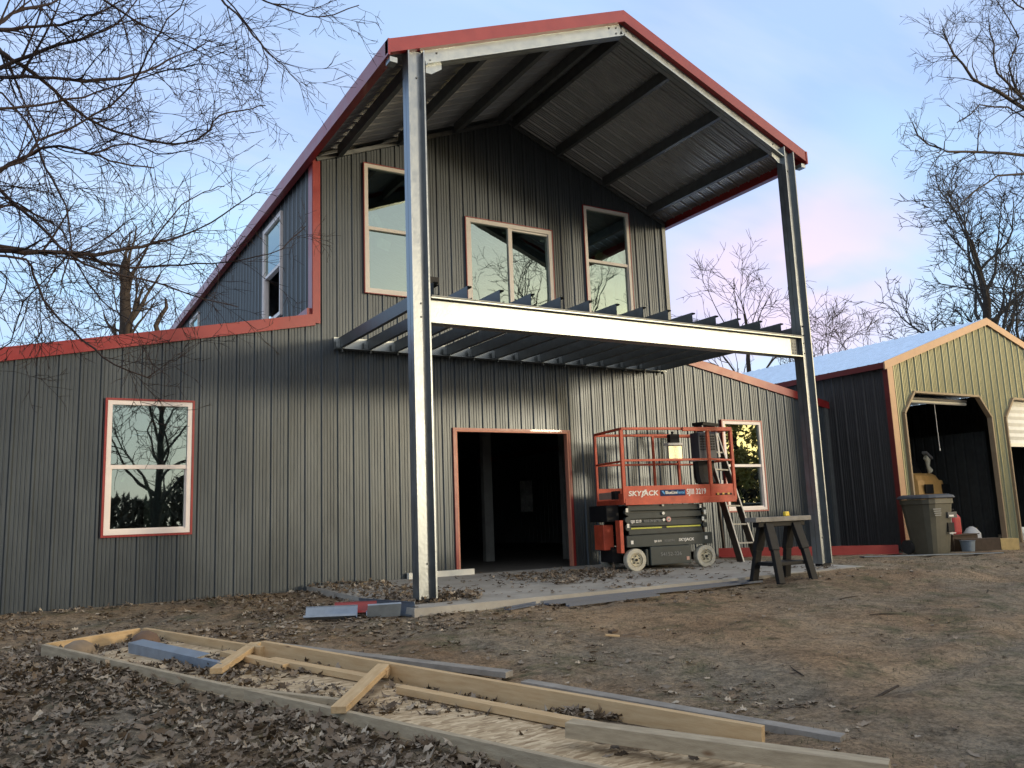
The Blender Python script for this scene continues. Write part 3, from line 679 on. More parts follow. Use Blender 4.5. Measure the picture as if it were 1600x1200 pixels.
# tan machine inside the bay
tm = empty('yellow_loader', 'tan compact machine with dark grille parked inside the garage behind the bin', 'machine', (9.85, .25, -.07), R_(8)); tm.scale = (1, 1, 1.28)
loft(MB(), [(.62, .60, .35), (.66, .62, .45), (.66, .62, .80), (.60, .58, 1.02)], sq=7).build('body', TAN, tm)
loft(MB(), [(.56, .54, 1.02), (.50, .5, 1.10), (.5, .4, 1.14)], sq=6).build('hood', TAN, tm)
MB().box(-.46, -.12, -.64, -.615, .80, .95).box(.30, .62, -.64, -.615, .80, .95).build('grille', BLACK, tm)
loft(MB(), [(.60, .36, 1.14, -.1, .1), (.55, .3, 1.24, -.1, .1), (.34, .22, 1.40, .1, .1), (.2, .15, 1.46, .15, .1)], sq=4).build('seat_cover', BLACK, tm)
MB().tube([(.38, -.30, 1.42), (.44, -.32, 1.36), (.42, -.32, 1.26), (.48, -.33, 1.18)], [.05, .055, .035, .06], 8).build('lever', CREAM, tm)
MB().beam((.36, -.3, 1.50), (.62, -.3, 1.40), .10, .04).build('visor', GREYP, tm)
for sx in (-1, 1):
    for sy in (-1, 1): MB().lathe([(.02, -.11), (.22, -.11), (.26, -.08), (.26, .08), (.22, .11), (.02, .11)], (sx*.45, sy*.56, .26), (0, 1, 0), 20).build('wheel', RUBBER, tm)

# clutter at the garage bay
t = empty('fuel_can', 'small red and grey fuel can on the floor of the garage bay beside the bin', 'fuel can', (8.05, -1.85, g(8, -1.8)+.28))
loft(MB(), [(.13, .10, 0), (.14, .11, .04), (.14, .11, .30), (.08, .07, .37)], sq=3).build('can_body', JERRY, t)
MB().box(-.19, -.142, -.08, .08, .0, .34).build('side_panel', GREYP, t)
MB().tube([(-.07, 0, .37), (-.06, 0, .44), (.06, 0, .44), (.07, 0, .37)], .015, 6).build('handle', BLACK, t)
t = empty('timber_offcut', 'thick brown timber beam with a fresh yellow sawn end lying before the garage bay', 'timber', (8.05, -2.35, g(8, -2.4)), R_(-24))
MB().box(-.45, .28, -.10, .10, 0, .22).build('beam_side', BROWNB, t); MB().box(.28, .62, -.11, .10, 0, .20).build('sawn_end', CARD, t)
t = empty('storage_tote', 'dark brown box behind the timber, the fuel can standing on it', 'box', (8.05, -1.8, g(8, -1.8)))
MB().box(-.32, .45, -.22, .25, 0, .26).build('box_body', BROWNB, t, bevel=.01); MB().box(-.34, .47, -.24, .27, .262, .279).build('lid', BROWNB, t)
t = MB(); loft(t, [(.09, .09, 0), (.11, .11, .19), (.12, .12, .20)], sq=3); o = t.build('plastic_bucket', BLUEB); o.location = (7.62, -2.35, g(7.6, -2.35)); tag(o, 'small grey blue plastic tub on the dirt right of the bin', 'tub')
o = loft(MB(), [(.12, .10, 0), (.19, .16, .08), (.18, .15, .20), (.10, .09, .29), (.03, .03, .33)], sq=2).build('plastic_bag', WBAG, smooth=True); o.location = (9.75, -1.15, -.06); tag(o, 'crumpled pale plastic bag at the right edge of the open bay', 'bag')
o = loft(MB(), [(.10, .08, 0), (.13, .10, .14), (.08, .06, .26)], sq=2.5).build('white_jug', WHITE2); o.location = (11.25, -1.3, -.06); tag(o, 'white plastic jug inside the half shuttered second bay', 'jug')
t = empty('black_mower', 'black push mower standing deep in the first garage bay', 'mower', (9.35, .3, -.06), .3)
loft(MB(), [(.32, .40, .12), (.34, .42, .22), (.22, .28, .30)], sq=3).build('deck', BLACK, t); loft(MB(), [(.15, .15, .30), (.16, .16, .44), (.08, .08, .5)], sq=2).build('engine', BLACK, t)
for sx in (-1, 1):
    MB().tube([(sx*.2, .35, .25), (sx*.2, 1.0, .95)], .014, 6).build('handle', BLACK, t)
    for sy in (-1, 1): MB().cyl((sx*.33, sy*.3, .11), (1, 0, 0), .11, .05, 16).build('wheel', RUBBER, t)
mb = MB(); mb.box(8.3, 10.2, .9, 1.5, .62, .66)
for x in (8.35, 10.1): mb.box(x, x+.06, .95, 1.45, -.06, .62)
o = mb.build('work_bench', BLACK); tag(o, 'low dark work bench along the inside of the first garage bay', 'bench')
# red trim strip lying on its edge and blue strip on the ground
P1 = (3.62, -.42, g(3.6, -.4)); P2 = (6.55, -1.75, g(6.5, -1.7)-.0)
mb = MB().beam((P1[0], P1[1], P1[2]+.08), (P2[0], P2[1], P2[2]+.08), .012, .16); mb.beam((P1[0], P1[1]-.045, P1[2]+.012), (P2[0], P2[1]-.045, P2[2]+.012), .075, .01)
o = mb.build('red_trim_length', RED); tag(o, 'long red metal trim lying on edge along the base of the right wall', 'metal trim')
mb = MB().beam((5.05, -2.15, g(5, -2.1)+.014), (7.55, -2.95, g(7.5, -2.9)+.014), .13, .012); o = mb.build('blue_grey_strip', BLUEMET); tag(o, 'blue grey metal strip flat on the dirt before the red trim and bin', 'metal strip')

# ------------------------------------------------------------------ scissor lift
LX, LY, LZ, LTH = .80, -1.55, -.03, -.20
lift = empty('scissor_lift', 'orange and dark green scissor lift folded down on the concrete by the doorway', 'scissor lift', (LX, LY, LZ), LTH)
LL, LW = 1.84, .90
# chassis
mb = MB().box(.02, 1.36, .05, LW-.05, .36, .50); mb.box(0.0, 1.40, .0, .05, .335, .50); mb.box(0.0, 1.40, LW-.05, LW, .335, .50); mb.build('chassis', LIFTG, lift, bevel=.006)
mb = MB().box(.36, 1.02, -.005, LW+.005, .07, .333); mb.box(.30, .34, .02, .2, .07, .3); mb.build('battery_tray', LIFTG, lift, bevel=.01)
for x in (.10, 1.28): MB().box(x-.05, x+.05, .12, LW-.12, .10, .21).build('axle', BLACK, lift)
MB().box(-.12, 0.03, .25, LW-.25, .12, .34).build('drive_housing', BLACK, lift)
for x in (.13, 1.27):
    for y in (-.01, LW-.10):
        sgn = -1 if y < .3 else 1; yc = y+.055
        w = empty_parent = MB().lathe([(.10, -.055), (.150, -.055), (.158, -.045), (.158, .045), (.150, .055), (.10, .055)], (x, yc, .158), (0, 1, 0), 32).build('tyre', TYRE, lift)
        rm = MB().lathe([(.101, .0), (.100, .040*1), (.085, .046), (.078, .030), (.040, .022), (.038, .048), (.0, .048)], (x, yc, .158), (0, sgn, 0), 28)
        rm.build('rim', RIM, w)
        mb = MB(); mb.cyl((x, yc+sgn*.05, .158), (0, 1, 0), .020, .03, 10)
        for k in range(5): mb.cyl((x+.055*math.cos(k*1.2566+.3), yc+sgn*.034, .158+.055*math.sin(k*1.2566+.3)), (0, 1, 0), .009, .02, 6)
        mb.build('hub', BLACK, w)
# folded scissor stack
mb = MB()
for i, z in enumerate((.555, .665, .775, .885)):
    for y0_, y1_ in ((.04, .075), (LW-.075, LW-.04)):
        mb.beam((.06, (y0_+y1_)/2, z+(.006 if i % 2 else -.006)), (1.26, (y0_+y1_)/2, z-(.006 if i % 2 else -.006)), .035, .082)
        mb.beam((.10, (y0_+y1_)/2+.05*(1 if y0_ < .3 else -1), z-.05), (1.30, (y0_+y1_)/2+.05*(1 if y0_ < .3 else -1), z-.045), .03, .07)
mb.build('scissor_arms', LIFTG, lift, bevel=.004)
mb = MB().box(.25, 1.1, .15, LW-.15, .51, .91); mb.build('cylinder_block', BLACK, lift)
mb = MB()
for z in (.61, .72, .83):
    mb.cyl((.045, .045, z), (0, 1, 0), .045, .06, 14); mb.cyl((1.30, .045, z), (0, 1, 0), .040, .06, 14)
mb.build('link_plate', LIFTG, lift)
mb = MB()
for x, z in ((.035, .86), (.04, .64), (1.24, .885), (1.31, .80), (1.27, .70)): MB().box(x-.018, x+.018, .010, .014, z-.028, z+.028).build('end_cap', WHITE2, lift)
for z, r in ((.80, .022), (.705, .02), (.918, .018)): MB().cyl((.62, .018, z), (0, 1, 0), r, .012, 14).build('pin_cap', WHITE2, lift)
mb = MB().cyl((.70, .018, .71), (0, 1, 0), .038, .010, 20); rg = mb.build('warning_disc', mat('pale_red_ring', (.55, .25, .22), .5), lift); MB().cyl((.70, .011, .71), (0, 1, 0), .022, .006, 16).build('disc_centre', DECAL, rg); MB().cyl((.70, .007, .71), (0, 1, 0), .012, .006, 10).build('pin', BLACK, rg)
MB().box(.08, .58, .016, .020, .588, .608).box(.66, 1.22, .016, .020, .592, .612).build('yellow_tape', YELLOW, lift)
MB().box(.06, .10, -.006, -.002, .38, .43).box(1.27, 1.31, -.006, -.002, .40, .45).build('white_label', DECAL, lift)
# platform
mb = MB().box(0, LL, 0, LW, .955, .985)
plt = mb.build('platform_floor', LIFTG, lift)
mb = MB().box(0, LL, -.012, .0, .955, 1.20); mb.box(0, LL, -.03, -.012, .93, 1.02); mb.box(0, LL, LW, LW+.012, .965, 1.20); mb.box(LL, LL+.012, 0, LW, .965, 1.20); mb.box(-.012, 0, .0, .16, .965, 1.1); mb.box(-.03, -.0, 0, LW, .94, 1.01)
mb.build('toe_board', ORANGE, lift, bevel=.003)
mb = MB(); r = .019
ZTOP = 2.03
def railrect(u0, u1, w, zt, zm):
    mb.beam((u0, w, zt), (u1, w, zt), .038, .038); mb.beam((u0, w, zm), (u1, w, zm), .03, .032)
railrect(0, 1.42, 0, ZTOP, 1.57); railrect(0, 1.42, LW, ZTOP-.01, 1.56)
mb.build('guardrail', ORANGE, lift, bevel=.004)
mb = MB(); mb.beam((1.0, -.03, ZTOP-.01), (LL, -.03, ZTOP-.01), .035, .058); mb.beam((1.44, -.02, 1.57), (LL, -.02, 1.55), .03, .03); mb.beam((1.0, LW+.03, ZTOP-.02), (LL, LW+.03, ZTOP-.02), .035, .05); mb.beam((1.44, LW+.02, 1.55), (LL, LW+.02, 1.55), .03, .03)
mb.beam((LL, -.02, ZTOP-.01), (LL, LW+.02, ZTOP-.01), .038, .04); mb.beam((LL, -.02, 1.56), (LL, LW+.02, 1.56), .03, .03)
mb.build('extension_rail', ORANGE, lift, bevel=.004)
mb = MB(); mb.beam((0, 0, ZTOP), (0, LW, ZTOP), .036, .036); mb.beam((0, 0, 1.56), (0, LW, 1.56), .03, .03); mb.build('entry_gate', ORANGE, lift, bevel=.004)
for u, w_, a_ in ((.0, 0, .05), (1.44, 0, .045), (LL, 0, .045), (0, LW, .036), (1.0, LW, .036), (1.44, LW, .036), (LL, LW, .036)):
    z1_ = ZTOP
    MB().box(u-a_/2, u+a_/2, w_-a_/2, w_+a_/2, .99 if w_ else .96, z1_-.02).build('rail_post', ORANGE, lift, bevel=.004)
MB().box(1.50, 1.78, -.018, -.0125, 1.035, 1.06).build('slot', BLACK, lift)
mb = MB()
for k in range(3): mb.box(1.52+k*.09, 1.555+k*.09, -.024, -.019, 1.04, 1.07)
mb.build('hazard_stripe', AMBER, lift)
# end: red box, bracket, controls
MB().box(-.22, -.06, .30, .62, .30, .66).build('power_box', ORANGE, lift, bevel=.008)
MB().box(-.09, -.035, .02, .16, .26, .72).build('end_bracket', ORANGE, lift, bevel=.005)
MB().box(-.20, -.0, .2, LW-.1, .70, .94).build('end_ladder', BLACK, lift, bevel=.01)
MB().box(-.028, -.012, .30, .80, 1.03, 1.13).build('entry_tray', mat('pale_tray', (.40, .26, .20), .6), lift)
MB().box(-.07, .02, .16, .28, 1.02, 1.14).build('control_cable_box', BLACK, lift)
# writing
FM = Matrix.Translation((0, -.0135, 0)) @ Matrix.Rotation(R_(90), 4, 'X')
def lt(s, u, z, size, m, sx=1., bold=.0, y=-.014, shear=0.):
    return text(s, size, m, lift, Matrix.Translation((u, y, z)) @ Matrix.Rotation(R_(90), 4, 'X'), bold=bold, sx=sx, shear=shear)
lt('SKY', .06, 1.09, .098, DECAL, 1.20, .0026, shear=.12); lt('JACK', .272, 1.09, .098, DECAL, 1.18, .0026, shear=.12)
mb = MB(); mb.poly([(.255, -.016, 1.045), (.31, -.016, 1.10), (.345, -.016, 1.145), (.325, -.016, 1.145), (.285, -.016, 1.10)]); mb.poly([(.29, -.0165, 1.10), (.33, -.0165, 1.115), (.36, -.0165, 1.145), (.345, -.0165, 1.145), (.32, -.0165, 1.12)]); mb.build('logo_slash', DECAL, lift)
MB().box(.575, .99, -.0165, -.0125, 1.045, 1.135).build('rental_plate', DECALB, lift)
lt('BlueLine', .655, 1.092, .062, DECAL, .95, .0014, -.019); lt('Rental', .845, 1.092, .060, DECALC, .85, .0012, -.019)
mb = MB(); mb.poly([(.595, -.019, 1.12), (.62, -.019, 1.085), (.635, -.019, 1.12)]); mb.poly([(.61, -.0193, 1.095), (.64, -.0193, 1.065), (.645, -.0193, 1.10)]); mb.build('plate_mark', DECALC, lift)
lt('SJIII 3219', 1.01, 1.095, .110, DECAL, .80, .0022)
lt('SJIII 3219', .085, .695, .058, DECAL, .8, .0012, .019); lt('RUNS ON BATTERY', .30, .695, .05, DECALD, .66, .0008, .019)
lt('SJIII 3219', .43, .405, .04, DECAL, .8, .0008, -.004); lt('DC ELECTRIC', .60, .405, .036, DECALD, .75, .0006, -.004)
lt('SKYJACK', .83, .410, .055, DECAL, 1.15, .0014, -.004, .12)
lt('S4152-226', .52, .215, .072, DECALD, 1.12, .0, -.009)
MB().box(.94, .985, -.010, -.006, .12, .17).build('small_label', mat('pink_label', (.5, .3, .24), .6), lift)

# things on the lift
Ml = Matrix.Translation((LX, LY, LZ)) @ Matrix.Rotation(LTH, 4, 'Z')
def onlift(u, w, z): return tuple(Ml @ Vector((u, w, z)))
t = empty('work_light', 'portable work light with pale square face clamped to the lift rail', 'work light', onlift(1.15, .5, 1.70), LTH)
MB().box(-.12, .12, -.03, .03, -.12, .12).build('reflector_face', mat('pale_reflector', (.90, .85, .66), .22, .8), t, bevel=.008)
MB().box(-.13, .13, -.06, .08, .125, .16).build('hood', DECAL, t); MB().box(-.06, .10, .0, .10, .17, .30).build('housing', BLACK, t)
MB().tube([(0, .05, .28), (.02, .05, .34)], .02, 8).build('clamp', BLACK, t)
t = empty('control_box', 'blue grey toolbox with grid front resting on the lift mid rail at right', 'toolbox', onlift(1.62, .42, 1.57), LTH)
MB().box(-.16, .16, -.12, .12, .03, .44).build('case', mat('blue_grey_case', (.055, .06, .075), .5, 0, .12, 9), t, bevel=.01)
mb = MB()
for i in range(6):
    for j in range(6): mb.box(-.13+i*.045, -.10+i*.045, -.126, -.1215, .16+j*.04, .185+j*.04)
mb.build('key_grid', BLACK, t); MB().box(-.18, .18, -.14, .13, 0, .025).build('base_edge', DECAL, t); MB().beam((.165, -.13, .44), (.19, -.13, .05), .012, .03).build('edge_strip', DECAL, t)
t = empty('jacket', 'black work jacket draped over the right end rail of the lift', 'jacket', onlift(1.62, .45, 0), LTH)
loft(MB(), [(.13, .05, 1.215, .02, -.02), (.165, .08, 1.24, .01, 0), (.15, .07, 1.36, -.015, .01), (.175, .06, 1.47, .0, 0), (.18, .05, 1.56, .0, 0), (.17, .04, 1.585, .0, 0)], sq=3.4, n=14).build('jacket_body', BLACK, t)
MB().box(-.16, .10, -.13, .12, 1.165, 1.20).build('paper', GREYP, t)
MB().box(.20, .235, -.14, -.10, 1.17, 1.27).build('bottle', DECAL, t)

# ------------------------------------------------------------------ step ladder
t = empty('step_ladder', 'tall wooden railed step ladder with pale treads behind the lift', 'ladder', (0, 0, 0))
lf0, lf1 = Vector((3.02, -1.52, -.03)), Vector((3.62, -1.28, -.05)); tl0, tl1 = Vector((2.98, -.85, 2.20)), Vector((3.40, -.72, 2.20))
bf0, bf1 = Vector((3.32, -.42, -.06)), Vector((3.98, -.20, -.06))
for a, b in ((lf0, tl0), (lf1, tl1)): MB().beam(a, b, .035, .12, upv=(0, 1, .2)).build('front_rail', LADW, t)
for a, b in ((lf0, tl0), (lf1, tl1)): MB().beam(a+Vector((0, -.064, 0)), b+Vector((0, -.064, 0)), .022, .006, upv=(0, 1, .2)).build('rail_edge', ALU, t)
for a, b in ((bf0, tl0+Vector((0, .1, 0))), (bf1, tl1+Vector((0, .1, 0)))): MB().beam(a, b, .025, .05, upv=(0, 1, .2)).build('rear_rail', LADW, t)
for i in range(1, 8):
    k = i/7.6; a = lf0.lerp(tl0, k); b = lf1.lerp(tl1, k); MB().beam(a, b, .09, .022).build('tread', ALU, t)
for i in (5,): 
    k = i/6.5; MB().beam(bf0.lerp(tl0, k), bf1.lerp(tl1, k), .02, .03).build('brace', ALU, t)
MB().beam(tl0.lerp(tl1, -.1), tl0.lerp(tl1, 1.1), .20, .05).build('top_cap', BLACK, t)

# ------------------------------------------------------------------ sawhorse with board and tape measure
sx0, sy0 = 1.36, -3.85
sz = g(sx0, sy0)
t = empty('sawhorse', 'black plastic sawhorse standing before the right porch column', 'sawhorse', (sx0, sy0, sz), R_(0))
MB().box(-.40, .40, -.05, .05, .66, .72).build('top_beam', BLACK, t, bevel=.008)
for ux in (-1, 1):
    for vy in (-1, 1):
        mb = MB(); tp = Vector((ux*.235, vy*.04, .70)); ft = Vector((ux*.285, vy*.215, 0)); mid = tp.lerp(ft, .45)+Vector((ux*-.0, vy*.015, 0))
        mb.beam(tp, mid, .13, .06, upv=(0, 1, 0)); mb.beam(mid, ft, .10, .055, upv=(0, 1, 0)); mb.build('leg', BLACK, t, bevel=.006)
MB().box(-.27, .27, -.15, .15, .20, .245).build('shelf', BLACK, t, bevel=.006)
mb = MB(); mb.cyl((.27, -.12, .45), (0, 1, 0), .018, .04, 10); mb.build('knob', BLACK, t)
o = MB().box(-.47, .47, -.09, .09, 0, .055).build('grey_plank', GREYW, bevel=.003); o.location = (sx0-.0, sy0, sz+.723); o.rotation_euler = (0, 0, R_(-1)); tag(o, 'grey composite plank resting on top of the black sawhorse', 'plank')
t = empty('tape_measure', 'yellow tape measure left on the grey plank of the sawhorse', 'tape measure', (sx0+.12, sy0-.02, sz+.781), .2)
MB().box(-.045, .045, -.02, .02, 0, .055).build('case', YTAPE, t, bevel=.01); MB().box(.046, .07, -.012, .012, .002, .006).build('tape_tip', YTAPE, t)

# ------------------------------------------------------------------ white strip at the wall, flashing pieces
o = MB().box(-1.93, -.90, -.115, -.04, -.012, .075).build('white_strip', WHITE2); tag(o, 'white metal strip at the foot of the wall left of the doorway', 'metal strip')
def flashing(name, label, p, rz, L_, w1_, h1_, m, tilt=0., group=None):
    mb = MB(); th = .004
    mb.box(-L_/2, L_/2, -w1_, 0, 0, th); mb.box(-L_/2, L_/2, -th, 0, th, h1_); mb.box(-L_/2, L_/2, -w1_, -w1_+th, th, .02); mb.box(-L_/2, L_/2, -.012, -th, h1_-.003, h1_)
    o = mb.build(name, m); o.location = p; o.rotation_euler = (tilt, 0, rz); tag(o, label, 'flashing', group); return o
flashing('metal_offcut', 'blue grey L shaped flashing, leftmost of the offcuts beside the concrete corner', (-4.02, -3.05, g(-4, -3)+.015), R_(-28), .50, .10, .13, BLUEO, -.38)
flashing('metal_offcut', 'red trim offcut between the two blue grey pieces of flashing', (-3.72, -2.9, g(-3.7, -2.9)+.02), R_(-28), .42, .10, .12, RED, -.22)
flashing('metal_offcut', 'small pale blue flashing lying flat right of the red offcut', (-3.60, -3.35, g(-3.6, -3.3)+.02), R_(-14), .32, .16, .09, BLUEO, -.9)
flashing('metal_offcut', 'long blue grey flashing leaning against the left edge of the concrete pad', (-3.42, -3.0, g(-3.4, -3)+.01), R_(-76), .95, .06, .13, BLUEMET, .12)
for nm, lb, a, b, w, h in (('trim_length', 'longest blue grey trim length lying along the front edge of the pad', (-1.9, -3.60), (1.15, -3.66), .10, .018),
                       ('trim_length', 'shorter blue grey trim length lying nearest the camera beside the longest one', (-1.78, -3.82), (-.55, -3.78), .06, .014),
                       ('trim_length', 'short pale blue trim with ragged end left of the longest trim length', (-2.42, -3.68), (-1.98, -3.57), .09, .012)):
    mb = MB(); A = Vector((*a, g(*a)+.012)); B = Vector((*b, g(*b)+.02)); mb.beam(A, B, w, .004); mb.beam(A+Vector((0, w/2, h)), B+Vector((0, w/2, h)), .004, h*2); mb.beam(A+Vector((0, -w/2, h*.6)), B+Vector((0, -w/2, h*.6)), .004, h*1.2)
    o = mb.build(nm, BLUET); tag(o, lb, 'metal trim')

# ------------------------------------------------------------------ wooden frame and lumber on the ground
def board(a, b, w, h, lift_=0., m=PINE, parent=None, name='board'):
    A = Vector((a[0], a[1], g(*a)+lift_+h/2)); B = Vector((b[0], b[1], g(*b)+lift_+h/2))
    # own object space along x so the grain runs with the board
    d = B-A; T = Matrix.Translation(A) @ d.to_track_quat('X', 'Z').to_matrix().to_4x4()
    mb = MB(); n_ = 6
    o = MB().box(0, d.length, -w/2, w/2, -h/2, h/2).build(name, m, None, bevel=.003)
    if parent is not None: o.parent = parent
    o.matrix_world = T; return o
fr = empty('wooden_frame', 'long pine wall frame with strand board sheathing lying in the leaves', 'wooden frame', (0, 0, 0))
board((-6.46, -3.13), (-4.02, -8.85), .04, .10, 0, PINEG, fr, 'near_rail')
board((-5.66, -2.80), (-5.02, -4.42), .04, .10, 0, PINE, fr, 'far_rail')
board((-5.0, -4.36), (-3.47, -8.03), .045, .13, 0, PINE, fr, 'far_rail')
board((-6.44, -3.10), (-5.70, -2.77), .04, .10, 0, PINE, fr, 'end_board')
board((-5.01, -4.18), (-5.46, -4.92), .09, .04, .055, PINE, fr, 'cross_board')
board((-4.50, -5.62), (-5.10, -6.44), .09, .04, .085, PINE, fr, 'cross_board')
board((-4.42, -5.55), (-4.55, -5.75), .04, .05, .06, PINE, fr, 'cross_board')
mb = MB(); q_ = [(-5.20, -4.4), (-5.02, -4.46), (-3.46, -8.3), (-3.3, -9.2), (-4.0, -9.2), (-5.10, -6.28), (-5.72, -4.75)]
mb.v = [(x, y, g(x, y)+.022) for x, y in q_]; mb.f = [tuple(range(len(q_)))[::-1]]
# triangulate against the sloping ground with a strip of quads instead
mb = MB(); n_ = 16
for k in range(n_+1):
    t_ = k/n_; a = Vector((-6.28, -3.62)).lerp(Vector((-3.98, -9.0)), t_); b = Vector((-5.60, -3.1)).lerp(Vector((-3.25, -8.7)), t_)
    mb.v += [(a.x, a.y, g(a.x, a.y)+.025), (b.x, b.y, g(b.x, b.y)+.025)]
for k in range(n_): mb.f.append((2*k, 2*k+2, 2*k+3, 2*k+1))
mb.build('strand_board', OSB, fr)
for lb, a, b, w, h, lf, m in (('pine stud inside the frame nearest its far left end', (-5.26, -4.24), (-4.98, -4.98), .085, .04, .03, PINE),
    ('pine stud between the two cross boards of the frame', (-5.03, -4.72), (-4.62, -5.66), .085, .042, .03, PINE),
    ('bowed weathered stud lying by the near rail left of the cross board', (-5.47, -5.50), (-4.98, -6.22), .045, .075, .02, PINEG),
    ('pine stud on the strand board right of the cross board', (-4.56, -6.04), (-3.98, -7.42), .075, .045, .03, PINE),
    ('weathered thick board lying across the frame at the bottom of the photo', (-4.24, -7.46), (-3.45, -8.72), .10, .075, .075, PINEG),
    ('grey timber lying just beyond the frame, the one farther from the camera', (-4.84, -4.05), (-3.74, -6.0), .10, .04, .0, GREYW),
    ('long grey timber beyond the frame running to the right past its end', (-3.80, -6.30), (-3.06, -8.17), .09, .05, .0, GREYW)):
    o = board(a, b, w, h, lf, m, None, 'lumber'); tag(o, lb, 'lumber', 'loose lumber around the frame')
BLUEMET = BLUEO
T_ = empty('bent_flashing', 'blue grey bent channel flashing lying across the wooden frame', 'flashing', (-5.64, -4.22, g(-5.6, -4.2)+.10), R_(-68))
mb = MB(); L_ = 1.28
mb.box(-L_/2, L_/2, -.004, 0, -.105, .0); mb.box(-L_/2, L_/2-.33, 0, .12, -.004, 0); mb.box(-L_/2+.0, L_/2, -.05, -.004, -.109, -.105); mb.build('channel', BLUEMET, T_)
MB().box(L_/2-.32, L_/2+.0, .0, .07, -.02, -.016).build('end_flap', BLUEMET, T_); T_.rotation_euler = (R_(6), R_(3), R_(-68))
o = loft(MB(), [(.10, .08, 0), (.13, .11, .04), (.10, .08, .10), (.04, .03, .13)], sq=2).build('field_stone', mat('tan_stone', (.22, .17, .12), .9, 0, .2, 8, .5, 20), smooth=True); o.location = (-6.22, -3.4, g(-6.2, -3.4)); tag(o, 'tan lump of stone in the left corner of the wooden frame', 'stone')
o = loft(MB(), [(.09, .08, 0), (.12, .10, .05), (.09, .07, .11), (.03, .03, .14)], sq=2).build('field_stone', mat('brown_stone', (.13, .085, .06), .9, 0, .2, 8, .5, 20), smooth=True); o.location = (-5.72, -3.35, g(-5.7, -3.3)); tag(o, 'brown stone among leaves near the far corner of the wooden frame', 'stone')
o = MB().tube([(-2.27, -7.74, g(-2.3, -7.7)+.01), (-2.06, -7.69, g(-2.06, -7.69)+.022), (-1.85, -7.63, g(-1.8, -7.6)+.02)], [.006, .009, .007], 6).build('fallen_stick', BARK); tag(o, 'short dark stick on the bare dirt at lower right', 'stick')
o = MB().box(-.05, .05, -.02, .02, 0, .02).build('wood_chip', BROWNB); o.location = (-2.25, -5.2, g(-2.2, -5.2)+.01); o.rotation_euler = (.2, 0, .4); tag(o, 'dark wood offcut on the dirt in front of the pad', 'wood scrap')
o = MB().box(-.06, .06, -.012, .012, 0, .012).build('wood_chip', PINE); o.location = (-2.36, -5.34, g(-2.3, -5.3)+.012); o.rotation_euler = (.1, .1, -.5); tag(o, 'small pale wood splinter beside the dark offcut', 'wood scrap')

for lb, x, y, a_, L_ in (('thin dark twig on the bare dirt at the far right of the yard', 2.6, -5.6, .5, .5), ('short crooked twig in the middle of the bare yard', .2, -5.9, -.4, .32),
                       ('dark twig lying near the end of the long grey timber', -2.1, -7.1, 1.1, .26), ('thin twig in front of the sawhorse', .9, -5.0, .1, .36)):
    P_ = [Vector((x+math.cos(a_)*L_*k/3+.01*(k % 2), y+math.sin(a_)*L_*k/3, gb(x+math.cos(a_)*L_*k/3, y+math.sin(a_)*L_*k/3)+.008)) for k in range(4)]
    tag(MB().tube(P_, [.004, .006, .005, .002], 5).build('fallen_twig', BARK), lb, 'twig', 'twigs dropped on the yard')
# ------------------------------------------------------------------ fallen leaves, grass, pebbles (uncountable)
def mesh_np(name, V, F, m, smooth=False):
    me = bpy.data.meshes.new(name); V = np.asarray(V, np.float32); F = np.asarray(F, np.int32); k = F.shape[1]
    me.vertices.add(len(V)); me.vertices.foreach_set('co', V.ravel()); me.loops.add(F.size); me.loops.foreach_set('vertex_index', F.ravel())
    me.polygons.add(len(F)); me.polygons.foreach_set('loop_start', np.arange(0, F.size, k, dtype=np.int32)); me.polygons.foreach_set('loop_total', np.full(len(F), k, np.int32))
    me.update(calc_edges=True); me.materials.append(m)
    o = bpy.data.objects.new(name, me); C.objects.link(o); return o
